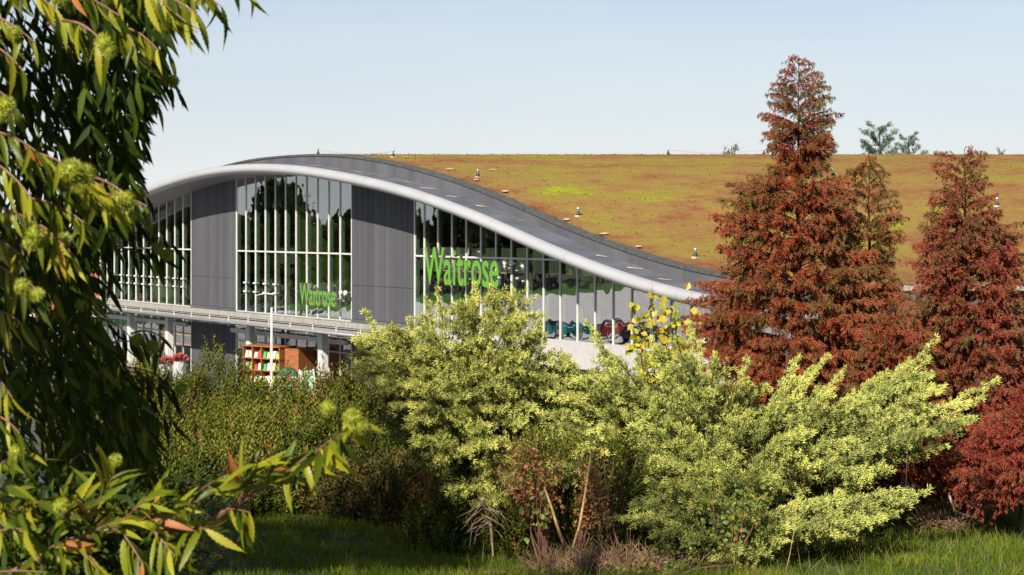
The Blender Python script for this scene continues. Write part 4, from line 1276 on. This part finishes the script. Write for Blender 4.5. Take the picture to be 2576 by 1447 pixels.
mch = leaf_object_mat('chestnut leaf', [(0, (.035, .060, .004)), (.45, (.10, .130, .005)), (.75, (.20, .215, .008)), (1, (.33, .29, .014))])
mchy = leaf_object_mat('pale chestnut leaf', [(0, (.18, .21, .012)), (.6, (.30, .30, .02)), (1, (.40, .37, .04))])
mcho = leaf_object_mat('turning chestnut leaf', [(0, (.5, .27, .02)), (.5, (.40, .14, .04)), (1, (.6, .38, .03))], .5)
CHL = []
for k, (cu, fo, sd, wd) in enumerate([(.26, .4, .05, .078), (.42, .3, -.10, .088), (.2, .55, .12, .070), (.55, .35, .0, .080), (.14, .25, -.16, .088)]):
    row = []
    for mm in (mch, mchy, mcho):
        me = leaf_mesh('chestnut leaf', 1, wd, cu, fo, .11, 18, side=sd); me.materials.append(mm); row.append(me)
    CHL.append(row)


def place_leaf(root, me, p, d, nrm, s, name='leaf'):
    d = Vector(d).normalized(); nrm = Vector(nrm); nrm = (nrm - d * nrm.dot(d)).normalized(); x = d.cross(nrm)
    o = bpy.data.objects.new(name, me); COL.objects.link(o); o.parent = root
    o.matrix_local = Matrix.Translation(Vector(p) - Vector(root.location)) @ Matrix((x * s, d * s, nrm * s)).transposed().to_4x4()
    return o


def burr_mesh():
    mb = MB(); n = 260; ga = math.pi * (3 - 5 ** .5)
    ico = bmesh.new(); bmesh.ops.create_icosphere(ico, subdivisions=2, radius=.62)
    vs = [v.co.copy() for v in ico.verts]; fs = [tuple(v.index for v in f.verts) for f in ico.faces]; ico.free()
    mb.add(vs, fs)
    for i in range(n):
        z = 1 - 2 * (i + .5) / n; r = math.sqrt(1 - z * z); a = i * ga
        d = Vector((r * math.cos(a), r * math.sin(a), z)); j = (d + Vector(R.normal(0, .12, 3))).normalized()
        s1 = d.orthogonal().normalized() * .045; s2 = d.cross(s1).normalized() * .045
        b = d * .58; t = j * R.uniform(.9, 1.08)
        mb.add([b + s1, b - s1 * .5 + s2, b - s1 * .5 - s2, t], [(0, 1, 3), (1, 2, 3), (2, 0, 3)])
    me = mb.mesh('husk'); me.materials.append(mat('spiny chestnut husk', (.27, .29, .012), .6, noise_amt=.3, noise_scale=30)); return me


BURR = burr_mesh()
LEAFN = {}


def add_leaf(root, p, d, nrm, s, turn, store):
    """the first 300 leaves of a tree are parts of their own, the rest go to one mass"""
    k = LEAFN.get(root.name, 0); v = rnd.randrange(5)
    u = rnd.random(); mm = 2 if u < turn else (1 if u < turn + .22 else 0)
    if k < 296:
        LEAFN[root.name] = k + 1; place_leaf(root, CHL[v][mm], p, d, nrm, s)
    else: store.append((p, d, nrm, s, v))


def twig(root, a, b, n, L, store, turn=.03, hang=.8, sag=.05, rad=.006, spread=.6, mt=None):
    """a leafy shoot from a to b, leaves set alternately"""
    a, b = Vector(a), Vector(b); ax = (b - a); ln = ax.length; dirn = ax.normalized()
    mid = (a + b) / 2 + Vector((0, 0, sag)); cp = curve_pts(a, mid, b, 8)
    mb = MB(); mb.tube([Vector(q) - Vector(root.location) for q in cp], [rad * (1 - .08 * i) for i in range(8)], 5, cap=False)
    mb.build('twig', mt or M['twig'], root)
    sd = dirn.cross(Vector((0, 0, 1)))
    if sd.length < .1: sd = Vector((1, 0, 0))
    sd.normalize()
    for i in range(n):
        s = .12 + .88 * (i + .5) / n; q = Vector(cp[0]) * (1 - s) ** 2 + Vector(mid) * 2 * s * (1 - s) + Vector(cp[-1]) * s * s
        sg = 1 if i % 2 else -1
        d = dirn * rnd.uniform(.2, .8) + sd * sg * rnd.uniform(.2, 1) * spread + Vector((0, 0, -hang * rnd.uniform(.5, 1.3))) + Vector(R.normal(0, .16, 3))
        nr = Vector((rnd.gauss(-.15, .5), -.75, .55)) + Vector(R.normal(0, .35, 3))
        add_leaf(root, q, d, nr, L * rnd.uniform(.7, 1.15), turn, store)


def burr(root, p, r=.042):
    o = bpy.data.objects.new('husk', BURR); COL.objects.link(o); o.parent = root
    o.location = Vector(p) - Vector(root.location); o.scale = (r, r, r); o.rotation_euler = (rnd.random() * 6, rnd.random() * 6, 0)


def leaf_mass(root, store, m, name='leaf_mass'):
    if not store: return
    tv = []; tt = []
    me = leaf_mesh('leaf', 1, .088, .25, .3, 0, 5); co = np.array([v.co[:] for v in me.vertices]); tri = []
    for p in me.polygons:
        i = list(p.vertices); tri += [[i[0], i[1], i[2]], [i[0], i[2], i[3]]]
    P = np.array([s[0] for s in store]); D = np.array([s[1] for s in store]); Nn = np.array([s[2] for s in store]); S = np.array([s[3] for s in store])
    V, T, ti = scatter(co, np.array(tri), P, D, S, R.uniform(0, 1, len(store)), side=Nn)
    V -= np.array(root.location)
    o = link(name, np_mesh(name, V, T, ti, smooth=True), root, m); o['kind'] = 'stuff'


mch_shade = leaf_mat('chestnut leaf mass shade toned', [(0, (.014, .027, .003)), (.5, (.028, .048, .004)), (.85, (.065, .09, .006)), (1, (.13, .13, .010))], .6, .10, .08)  # leaf colour darkened to carry the shade inside the crown


def chestnut():
    base = Vector((-5.4, 10.4, 0)); base.z = gz(base.x, base.y)
    root = empty('sweet_chestnut', base); tag(root, 'sweet chestnut tree with glossy toothed leaves and spiny husks filling the left edge', 'tree')
    mb = MB(); mb.tube([(0, 0, -.1), (.1, 0, 2), (.0, .1, 5), (.2, 0, 9), (.1, 0, 12.2)], [.34, .27, .2, .12, .04], 12); mb.build('trunk', M['bark'], root, smooth=True)
    store = []
    Lf = .155
    # shoots the photograph shows: (x0,y0) -> (x1,y1) at distance Z, leaf count
    lit = [(60, -60, 300, 40, 7.6, 9), (200, -40, 420, 10, 7.7, 9), (180, 55, 275, 130, 7.4, 6), (330, -30, 500, 40, 7.8, 9), (400, -60, 560, 20, 7.9, 9), (480, -70, 640, -20, 8.0, 6),
           (380, 20, 470, 60, 7.8, 7), (-60, 30, 90, 110, 7.5, 7), (-60, 100, 60, 180, 7.5, 6), (120, 60, 230, 80, 7.4, 6), (270, 40, 340, 120, 7.6, 6), (-40, -40, 140, 20, 7.5, 8), (300, 70, 400, 130, 7.8, 6),
           (-50, 220, 40, 270, 7.5, 6), (-60, 330, 90, 380, 7.4, 8), (20, 380, 190, 430, 7.4, 9), (90, 440, 260, 470, 7.5, 8), (-40, 400, 80, 500, 7.3, 7), (130, 480, 300, 500, 7.6, 7), (200, 440, 340, 510, 7.7, 7),
           (-40, 520, 110, 580, 7.4, 7), (60, 560, 150, 610, 7.4, 6), (110, 600, 190, 650, 7.5, 6), (-50, 660, 60, 720, 7.4, 7), (20, 700, 100, 740, 7.4, 6), (-50, 780, 60, 820, 7.6, 6), (60, 500, 210, 560, 7.6, 7),
           (-60, 600, 50, 640, 7.5, 6), (240, 500, 370, 520, 7.8, 5), (-40, 940, 30, 1000, 7.6, 5), (-50, 1040, 50, 1090, 7.4, 6)]
    for x0, y0, x1, y1, Z, n in lit:
        twig(root, at(x0, y0, Z + .15), at(x1, y1, Z), int(n * 1.45), Lf, store, turn=.02, hang=1.0, sag=.05, spread=.45)
    dark = [(250, 180, 440, 205, 10.5, 9), (200, 220, 400, 260, 10.4, 9), (120, 150, 330, 230, 10.4, 9), (60, 230, 260, 270, 10.3, 9), (150, 280, 350, 300, 10.5, 9), (250, 300, 360, 330, 10.6, 7),
            (300, 375, 370, 360, 10.6, 6), (280, 200, 455, 230, 10.6, 9), (300, 120, 430, 140, 10.6, 8), (250, 870, 400, 880, 10.3, 8), (280, 930, 420, 960, 10.3, 8), (260, 1040, 440, 1060, 10.2, 9), (220, 620, 400, 660, 10.6, 8), (180, 700, 280, 730, 10.5, 7), (290, 640, 415, 640, 10.7, 8), (250, 470, 375, 500, 10.6, 7), (100, 330, 300, 360, 10.3, 8), (200, 390, 345, 440, 10.6, 7), (310, 150, 420, 170, 10.5, 6), (260, 560, 400, 600, 10.6, 8), (300, 590, 440, 620, 10.7, 7), (200, 560, 340, 590, 10.5, 8),
            (150, 640, 290, 690, 10.5, 8), (200, 520, 360, 560, 10.5, 8), (220, 800, 330, 850, 10.4, 7), (330, 840, 420, 860, 10.5, 6), (150, 850, 300, 870, 10.3, 8), (300, 950, 440, 985, 10.2, 8), (240, 980, 400, 1010, 10.2, 8),
            (60, 900, 220, 940, 10.2, 8), (100, 1000, 280, 1040, 10.2, 8), (0, 870, 160, 900, 10.2, 8), (0, 740, 180, 780, 10.4, 8), (280, 480, 350, 500, 10.6, 6)]
    for x0, y0, x1, y1, Z, n in dark:
        twig(root, at(x0, y0, Z + .2), at(x1, y1, Z), n, Lf * .98, store, turn=.0, hang=1.1, sag=.07, spread=.5)
    # inner mass between the shoots, shaded by the crown and by darkened leaf colour
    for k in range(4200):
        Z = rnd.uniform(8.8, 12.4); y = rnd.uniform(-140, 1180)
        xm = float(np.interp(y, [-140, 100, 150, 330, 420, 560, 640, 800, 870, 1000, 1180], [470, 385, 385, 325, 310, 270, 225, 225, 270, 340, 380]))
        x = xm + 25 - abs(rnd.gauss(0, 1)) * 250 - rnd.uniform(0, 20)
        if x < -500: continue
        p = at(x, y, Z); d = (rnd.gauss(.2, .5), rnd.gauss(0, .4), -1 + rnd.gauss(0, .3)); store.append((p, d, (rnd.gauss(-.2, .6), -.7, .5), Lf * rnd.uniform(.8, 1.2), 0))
    # the rest of the crown, left of and above the picture
    # boughs toward the sun, above the picture, that keep the middle of the crown dark
    for k in range(13000):
        y0 = rnd.uniform(120, 1190); xm = float(np.interp(y0, [100, 330, 560, 700, 1150], [460, 420, 420, 370, 450])); x0 = rnd.uniform((60 if y0 < 380 else 210) if y0 < 840 else -60, xm)
        q = at(x0, y0, rnd.uniform(9.6 if y0 < 840 else 8.3, 11.2)) + SD * (rnd.uniform(2.4, 5.5) if y0 < 700 else rnd.uniform(2.2, 4.2))
        px = (q.x / q.y) * F + CX; py = HY - (q.z - EYE) / q.y * F
        if px > -60 and py > -160: continue
        store.append((q, (rnd.gauss(0, .6), rnd.gauss(0, .6), -1), (rnd.gauss(0, .4) - .2, rnd.gauss(0, .4) - .6, .6), Lf * rnd.uniform(1.1, 1.7), 0))
    for k in range(6000):
        a = rnd.uniform(0, 6.283); h = rnd.uniform(0, 1) ** .8; zz = 1.2 + 12.0 * h; rad = 3.4 * math.sin(math.pi * min(1, .18 + h * .72)) ** .7
        r = rad * math.sqrt(rnd.uniform(.15, 1)); x = base.x - .35 + r * math.cos(a); y = base.y + r * math.sin(a) * .95; z = base.z + zz
        if y < 1.5: continue
        px = (x / y) * F + CX; py = HY - (z - EYE) / y * F
        if px > -40 and py > -150: 
            if y < 9.5 or px > float(np.interp(py, [-140, 150, 420, 700, 1000, 1180, 1500], [380, 300, 240, 160, 250, 230, 150])): continue
        if px > 330 and py > -260: continue
        tb = (26.0 - y) / -SD.y
        if x - SD.x * tb > -2.8 and z - SD.z * tb > 5.4: continue
        store.append(((x, y, z), (rnd.gauss(0, .6), rnd.gauss(0, .6), -1), (rnd.gauss(0, .6), rnd.gauss(0, .6), 1), Lf * rnd.uniform(1.2, 2.0), 0))
    leaf_mass(root, store, mch_shade)
    # limbs inside the crown
    for k in range(26):
        a = rnd.uniform(0, 6.283); z = rnd.uniform(1.5, 9); L = 2.6 * math.sin(math.pi * min(1, .2 + z / 13))
        e = Vector((math.cos(a) * L, math.sin(a) * L, z + L * .35)); w = base + e
        if w.y > 1 and (w.x / w.y) * F + CX > 150 and w.y < 9.5: continue
        MB().tube([(0, 0, z - .5), tuple(e * .5 + Vector((0, 0, z * .5 - .1))), tuple(e)], [.07, .045, .015], 6, cap=False).build('branch', M['bark'], root)
    for x, y, Z, r in [(262, 108, 7.3, .042), (275, 128, 7.3, .036), (180, 428, 7.25, .050), (215, 440, 7.3, .048), (200, 465, 7.28, .040), (298, 505, 7.6, .044), (310, 528, 7.62, .036), (90, 590, 7.3, .040), (78, 612, 7.3, .034), (104, 608, 7.35, .034),
                       (58, 722, 7.3, .038), (92, 742, 7.3, .034), (15, 265, 7.4, .042), (2, 290, 7.4, .036), (150, -4, 7.5, .040), (505, -8, 7.8, .040), (35, 84, 7.5, .036), (435, 205, 10.4, .042), (412, 203, 10.4, .040), (368, 222, 10.4, .040), (380, 275, 10.5, .045),
                       (352, 487, 10.4, .040), (160, 605, 8.4, .040), (420, 640, 10.4, .042), (395, 625, 10.5, .04), (205, 768, 9.4, .040), (345, 855, 10.2, .042), (385, 872, 10.2, .045), (250, 885, 9.4, .04), (42, 1138, 7.4, .036), (455, 978, 10.1, .038), (322, 500, 7.7, .036), (225, 340, 9.6, .04)]:
        burr(root, at(x, y, Z), r)


chestnut()


def shade_tree():
    base = Vector((-9.2, 14.0, 0)); base.z = gz(base.x, base.y)
    root = empty('sweet_chestnut', base); tag(root, 'added chestnut out of view on the left, its crown shaped to shade the grass', 'tree')
    MB().tube([(0, 0, -.1), (.2, 0, 3), (.6, .2, 7), (1.2, .4, 11)], [.4, .32, .2, .05], 10).build('trunk', M['bark'], root, smooth=True)
    store = []
    for k in range(9000):
        Y = rnd.uniform(24.0, 30.5); X = (rnd.uniform(430, 1215) - CX) / F * Y
        if Y > 28 and rnd.random() < (Y - 28) / 4: continue
        q = Vector((X, Y, 5.0)) + SD * rnd.uniform(14.5, 18.5) + Vector(R.normal(0, .12, 3))  # unseen added crown: leaves set sunward of the grass to be shaded
        store.append((q, (rnd.gauss(0, .6), rnd.gauss(0, .6), -1), tuple(SD + Vector(R.normal(0, .5, 3))), rnd.uniform(.24, .40), 0))
    for k in range(14):
        s_ = rnd.choice(store)[0]; L = s_ - base
        MB().tube([(L * .02 + Vector((.2, 0, 4))), L * .6 + Vector((0, 0, -.2)), L * .95], [.10, .06, .015], 5, cap=False).build('branch', M['bark'], root)
    leaf_mass(root, store, mch_shade)


shade_tree()


def low_branch():
    base = at(-60, 1560, 7.9); base.z = gz(base.x, base.y)
    root = empty('chestnut_sapling', base); tag(root, 'low chestnut growth with one sunlit leafy branch reaching right over the dark grass', 'sapling')
    store = []; Lf = .17
    main = [(-60, 1500, 7.9), (70, 1420, 7.8), (180, 1360, 7.7), (330, 1320, 7.6), (480, 1340, 7.6)]
    mb = MB(); mb.tube([at(*q) - base for q in main], [.02, .017, .014, .01, .007], 6); mb.build('branch', M['twig'], root)
    arm = [(480, 1340, 7.7), (640, 1240, 7.6), (740, 1180, 7.55), (860, 1110, 7.5), (920, 1060, 7.5)]
    mb = MB(); mb.tube([at(*q) - base for q in arm], [.012, .010, .008, .006, .004], 6); mb.build('branch', M['twig'], root)
    sh = [(100, 1400, 190, 1290, 7.5, 6, .25), (150, 1370, 320, 1310, 7.5, 8, .15), (200, 1340, 290, 1190, 7.5, 7, -.2), (250, 1340, 430, 1300, 7.5, 9, .1), (300, 1320, 420, 1210, 7.45, 8, -.1), (330, 1320, 500, 1260, 7.5, 8, .0),
          (60, 1420, 160, 1360, 7.5, 6, .5), (380, 1330, 440, 1400, 7.4, 7, .8), (300, 1330, 360, 1420, 7.4, 7, .8), (0, 1300, 110, 1260, 7.5, 6, .3), (-40, 1200, 60, 1130, 7.5, 7, .6), (-30, 1340, 80, 1330, 7.5, 6, .6), (200, 1380, 250, 1440, 7.4, 6, .8), (-20, 1440, 120, 1440, 7.4, 7, .4),
          (480, 1250, 560, 1200, 7.55, 5, .2), (600, 1260, 650, 1165, 7.5, 7, .1), (640, 1240, 735, 1180, 7.5, 7, .1), (700, 1195, 820, 1130, 7.5, 8, .5), (760, 1170, 840, 1100, 7.45, 8, .8), (820, 1130, 900, 1060, 7.45, 6, .9), (600, 1250, 610, 1200, 7.5, 4, -.4),
          (560, 1280, 630, 1290, 7.5, 5, 1.0), (-40, 1260, 30, 1220, 7.5, 6, .4), (430, 1330, 520, 1330, 7.5, 6, .3), (120, 1340, 220, 1250, 7.6, 7, .0)]
    for x0, y0, x1, y1, Z, n, hg in sh:
        twig(root, at(x0, y0, Z + .1), at(x1, y1, Z), int(n * 1.35) + 1, Lf, store, turn=.045, hang=hg, sag=.01, rad=.0045, spread=.8)
    for k in range(900):
        x = rnd.uniform(-60, 440); y = rnd.uniform(1190 + max(0, x - 250) * .5, 1480); p = at(x, y, rnd.uniform(7.75, 8.8))
        store.append((p, (rnd.gauss(.3, .5), rnd.gauss(0, .4), rnd.gauss(-.3, .5)), (rnd.gauss(-.2, .5), -.6, .7), Lf * rnd.uniform(.6, 1.0), 0))
    leaf_mass(root, store, mch_shade)
    for x, y, r in [(886, 1052, .044), (882, 1075, .036), (905, 1070, .034), (825, 1026, .034), (155, 1272, .036), (290, 1158, .03)]: burr(root, at(x, y, 7.4), r)


low_branch()


# ------------------------------------------------------------------ yellow leaved shrub, brambles
def round_leaf(name, lob=5, fold=.15):
    n = 14; vs = [(0, .5, 0)]; 
    for i in range(n):
        a = 2 * math.pi * i / n; r = .5 * (1 + .12 * math.cos(a * lob))
        vs.append((math.sin(a) * r * .9, .5 - math.cos(a) * r, abs(math.sin(a)) * fold))
    me = bpy.data.meshes.new(name); me.from_pydata(vs, [], [(0, 1 + i, 1 + (i + 1) % n) for i in range(n)]); me.update(); return me


myl = leaf_object_mat('yellow leaf', [(0, (.20, .26, .015)), (.35, (.38, .36, .02)), (.8, (.58, .45, .02)), (1, (.62, .42, .03))], .5, .35, .4)
mbr = leaf_object_mat('bramble leaf', [(0, (.07, .14, .012)), (.6, (.14, .21, .018)), (.9, (.26, .22, .02)), (1, (.3, .1, .03))], .5, .3, .4)
RL = round_leaf('round leaf', 4, .2); RL.materials.append(myl)
BL = leaf_mesh('bramble leaf', 1, .36, .2, .3, .1, 6); BL.materials.append(mbr)


def leafy(name, label, cat, Z, stems, me, n, s, basept, jit=.05):
    b = at(*basept); b.z = gz(b.x, b.y); root = empty(name, b); tag(root, label, cat)
    for (x, y) in stems:
        e = at(x, y, Z + R.normal(0, .15)); mid = (b + e) / 2 + Vector((R.normal(0, .1), 0, .15)); cp = curve_pts(b, mid, e, 9)
        mb = MB(); mb.tube([Vector(q) - b for q in cp], [.016, .014, .012, .010, .008, .006, .005, .004, .003], 5, cap=False); mb.build('stem', M['twig'], root)
        for i in range(n):
            k = rnd.uniform(.55, 1.0); q = Vector(b) * (1 - k) ** 2 + Vector(mid) * 2 * k * (1 - k) + Vector(e) * k * k
            q += Vector(R.normal(0, jit, 3)); d = Vector((rnd.gauss(0, .7), rnd.gauss(-.2, .4), rnd.gauss(-.25, .5)))
            place_leaf(root, me, q, d, (rnd.gauss(-.2, .5), -.8, .5), s * rnd.uniform(.7, 1.2))


leafy('yellow_shrub', 'thin shrub with round yellow and lime leaves left of the tallest red conifer', 'shrub', 33,
      [(1640, 715), (1660, 740), (1700, 740), (1740, 735), (1610, 760), (1590, 770), (1680, 790), (1730, 790), (1760, 770), (1590, 825), (1620, 830), (1660, 850), (1700, 830), (1600, 880), (1650, 800), (1720, 760)], RL, 17, .125, (1680, 1150, 33), .09)
leafy('bramble', 'green bramble patch with a few gold leaves in front of the low juniper', 'bramble', 24.0,
      [(1800, 1210), (1860, 1200), (1900, 1240), (1940, 1250), (1830, 1270), (1780, 1290), (1880, 1300), (1700, 1400), (1660, 1420), (1760, 1390), (1820, 1370)], BL, 24, .065, (1840, 1440, 24.0), .12)
leafy('bramble', 'small bright green bramble beside the bare dead branch', 'bramble', 24.3,
      [(1350, 1240), (1360, 1270), (1380, 1255), (1340, 1290)], BL, 14, .065, (1360, 1400, 24.3), .07)
leafy('bramble', 'bramble sprouting at the bottom edge right of the dead heap', 'bramble', 23.4,
      [(1700, 1440), (1740, 1430), (1640, 1440), (1560, 1440), (1890, 1430)], BL, 18, .06, (1700, 1500, 23.3), .08)
leafy('bramble', 'lime green sprigs showing behind the tallest red conifer', 'bramble', 33.5, [(2080, 400), (2078, 410), (2100, 455)], BL, 6, .12, (2090, 1100, 33.5), .06)


# rust coloured dock and dying shoots in front of the junipers
def rusty(label, spots, base, Z, n=900):
    global TR
    b = at(*base); b.z = gz(b.x, b.y); root = empty('rust_shrub', b); tag(root, label, 'shrub', 'rust brown shoots before the junipers')
    mt = leaf_mat('rust leaf', [(0, (.18, .08, .035)), (.5, (.34, .14, .06)), (1, (.44, .22, .10))], .7, .25)
    P, D, S = [], [], []
    for x, y in spots:
        e = at(x, y, Z + R.normal(0, .1)); mid = (b + e) / 2; cp = curve_pts(b, mid, e, 8)
        MB().tube([Vector(q) - b for q in cp], [.014, .012, .010, .009, .007, .006, .005, .003], 5, cap=False).build('stem', M['twig'], root)
        m_ = n // len(spots); k = R.uniform(.45, 1.02, m_)[:, None]
        P.append(np.array(b) * (1 - k) + np.array(e) * k + R.normal(0, .07, (m_, 3))); D.append(R.normal(0, 1, (m_, 3)) + [0, 0, .5]); S.append(R.uniform(.03, .06, m_))
    V, T, ti = scatter(BLADE[0] * np.array([.8, 1, 1]), BLADE[1], np.concatenate(P), np.concatenate(D), np.concatenate(S), R.uniform(0, 1, sum(map(len, S)))); V -= np.array(b); TR += len(T)
    link('leaves', np_mesh('leaves', V, T, ti), root, mt)['kind'] = 'stuff'


rusty('rust brown leafy shoots in the middle of the junipers', [(1290, 1130), (1320, 1120), (1350, 1150), (1370, 1180), (1260, 1170), (1400, 1160), (1300, 1180)], (1370, 1400, 24.6), 24.4, 1000)
rusty('taller rust brown shoot on a tan stem right of the others', [(1500, 1130), (1485, 1170), (1510, 1190), (1470, 1210), (1530, 1230)], (1450, 1400, 24.2), 24.0, 600)
rusty('dull red shoots in shade left of the yellow juniper foot', [(1090, 1210), (1060, 1190), (1110, 1240)], (1100, 1330, 27.6), 27.4, 500)


# bare stems and dead wood
def stick(name, label, pts, Z, r, m=None, cat='stem', twigs_=0):
    p = [at(x, y, Z + dz) for x, y, dz in pts]; b = p[0]
    root = empty(name, b); tag(root, label, cat)
    MB().tube([q - b for q in p], [r * (1 - .5 * i / len(p)) for i in range(len(p))], 7).build('stem', m or M['stem'], root, smooth=True)
    return root, b


stick('dead_stalk', 'knobbly tan stem leaning left out of the dead heap', [(1418, 1372, 0), (1400, 1320, 0), (1385, 1270, .05), (1368, 1225, .1)], 23.9, .021)
stick('dead_stalk', 'tan stem leaning right out of the dead heap below the rust shoot', [(1440, 1380, 0), (1458, 1320, 0), (1470, 1250, .05), (1482, 1170, .05), (1488, 1130, .1)], 23.8, .018)
stick('dead_stalk', 'pale straw stalk standing in the lit grass', [(1972, 1455, 0), (1985, 1400, 0), (1998, 1330, .1), (2002, 1265, .2)], 23.2, .006)
for (xa, ya, xb, yb, lab) in [(2190, 1220, 2235, 1282, 'thin grey twig over the right arm of the low juniper'), (2150, 1330, 2240, 1415, 'thin yellow stalk bent over the grass on the right'), (2280, 1000, 2275, 1290, 'upright thin brown stem before the dark gap by the red conifer')]:
    stick('dead_stalk', lab, [(xa, ya, 0), ((xa + xb) / 2 + 4, (ya + yb) / 2, .05), (xb, yb, .1)], 24.5, .005, M['brownstem'])


def dead_branch():
    b = at(1225, 1300, 24.9); root = empty('dead_branch', b); tag(root, 'bare grey brown dead branch fanning downward at the foot of the yellow juniper', 'dead branch')
    top_ = at(1213, 1255, 24.7) - b
    MB().tube([top_, Vector((.02, 0, -.05)), at(1235, 1330, 24.8) - b, at(1240, 1400, 24.7) - b], [.03, .026, .018, .01], 7).build('stem', M['deadwood'], root)
    for k in range(30):
        s = rnd.random() ** 1.3; x = 1213 + 14 * s; y = 1258 + 75 * s; sg = rnd.choice((-1, -1, 1)); L = rnd.uniform(20, 85)
        MB().tube([at(x, y, 24.75) - b, at(x + sg * L * rnd.uniform(.35, .6), y + L * rnd.uniform(.1, .5), 24.65 + rnd.gauss(0, .1)) - b, at(x + sg * L * rnd.uniform(.6, 1.1), y + L * rnd.uniform(.4, 1.1), 24.6 + rnd.gauss(0, .15)) - b], [.005, .004, .002], 4, cap=False).build('twig', M['deadwood'], root)
dead_branch()


def dead_heap(label, x, y, Z, rx, rz, n):
    b = at(x, y, Z); b.z = gz(b.x, b.y); root = empty('dead_brushwood', b); tag(root, label, 'brushwood', 'heaps of dead brushwood')
    mb = MB()
    for k in range(n):
        a = Vector((rnd.gauss(0, rx * .5), rnd.gauss(0, .2), abs(rnd.gauss(0, rz * .35)))); d = Vector((rnd.gauss(0, .7), rnd.gauss(0, .4), rnd.gauss(.55, .5))).normalized() * rnd.uniform(.1, .32)
        mb.tube([a, a + d * .5 + Vector((0, 0, .015)), a + d], [.005, .004, .002], 3, cap=False)
    mb.build('twig_tangle', mat('dead brown twigs', (.22, .125, .065), .85, noise_amt=.4, noise_scale=15), root)['kind'] = 'stuff'


dead_heap('reddish brown dead brushwood left of the bramble at the bottom', 1560, 1400, 23.8, .7, .28, 700)
dead_heap('brown dead brushwood at the foot of the tan stems', 1440, 1400, 23.8, .5, .2, 420)
dead_heap('dead brown stems under the red conifer on the right', 2370, 1290, 28.0, .5, .35, 260)


# curved bare roots under the right conifer
stick('dead_stalk', 'bare curved root lying under the right hand red conifer', [(2385, 1240, 0), (2400, 1285, 0), (2440, 1300, 0), (2480, 1275, 0), (2500, 1240, 0)], 27.0, .018, M['deadwood'], 'root')


# ------------------------------------------------------------------ trees beyond the roof
def cedar(label, x, ytop, Z, r, n, col, name='blue_cedar', cat='tree', spiky=True):
    global TR
    b = at(x, ytop, Z); H = b.z; root = empty(name, (b.x, b.y, 0)); tag(root, label, cat, 'trees beyond the roof')
    MB().tube([(0, 0, 0), (0, 0, H * .5), (0, 0, H)], [.4, .28, .03], 8).build('trunk', M['bark'], root)
    acc = new_acc(); b0 = np.array([b.x, b.y, 0.])
    for i in range(n):
        f = (i + .5) / n; z = H * (1 - .5 * f) + R.normal(0, .1); rr_ = r * (.25 + f) * R.uniform(.6, 1.15); a = i * 2.4
        st = b0 + [0, 0, z - .3]; tip = b0 + [math.cos(a) * rr_, math.sin(a) * rr_ * .7, z + rr_ * (.35 if spiky else .1)]
        plume(acc, st, (st + tip) / 2, tip, .42 if spiky else .5, 9, .34, start=.15, droop=.1, lift=.2, flat=.4)
    TR += finish(acc, JUN, 'foliage', col, root)


mced = leaf_mat('blue green cedar', [(0, (.06, .09, .075)), (.5, (.13, .17, .13)), (1, (.2, .24, .18))], .6, .1)
mbus = leaf_mat('distant bush', [(0, (.05, .07, .015)), (1, (.14, .15, .03))], .6, .1)
cedar('blue grey cedar top with spiky shoots rising beyond the roof', 2212, 322, 135, 3.3, 60, mced)
cedar('second blue grey cedar top just right of the taller one', 2285, 342, 135, 2.5, 44, mced)
cedar('small dark olive bush top on the skyline left of the tall red conifer', 1840, 368, 130, .9, 26, mbus, 'bush', 'bush', False)
cedar('tiny dark bush tip on the skyline at the far right', 2512, 376, 130, .4, 8, mbus, 'bush', 'bush', False)


# trees round the car park that the glass mirrors
mwood = leaf_mat('woodland crown', [(0, (.018, .026, .008)), (.6, (.045, .055, .014)), (1, (.075, .07, .02))], .7, .15, patch=.4, patch_scale=.15)
wtrunk = MB().tube([(0, 0, 0), (0, 0, 5), (.1, 0, 9)], [.32, .22, .08], 7).mesh('woodland trunk'); wtrunk.materials.append(M['bark'])
crowns = []
for k in range(3):
    N = 2600; d = norm(R.normal(0, 1, (N, 3))); rad = R.uniform(.5, 1, N) ** .4
    bmp = np.array([1 + .35 * noise.noise(Vector((q[0] * 2, q[1] * 2, q[2] * 2 + k * 7))) for q in d])
    P = d * (rad * bmp)[:, None] * [2.9, 2.9, 4.8] + [0, 0, 8.0 + k * .6]
    tv, tt = tmpl([[(-.5, 0, 0), (.5, 0, 0), (0, 1, .1)]])
    V, T, ti = scatter(tv, tt, P, d + R.normal(0, .6, (N, 3)), R.uniform(.5, 1.0, N), R.uniform(0, 1, N)); me = np_mesh('crown', V, T, ti); me.materials.append(mwood); crowns.append(me)
spots = []
for i in range(34):
    x = -62 - i * 4.6 + R.normal(0, .8); spots.append((x, 175 + R.uniform(0, 7)))
for i in range(20):
    spots.append((-66 - i * 7.5 + R.normal(0, 1.5), 187 + R.uniform(0, 6)))
for i, (x, y) in enumerate(spots):
    root = empty('woodland_tree', (x, y, 0), R.uniform(0, 6)); tag(root, 'dark woodland tree across the car park, seen mirrored in the glazing', 'tree', 'woodland trees mirrored in the glazing')
    s = R.uniform(.75, 1.0); root.scale = (s, s, s * R.uniform(.74, 1.12))
    link('trunk', wtrunk, root); link('crown', crowns[i % 3], root)
print('foliage triangles', TR)
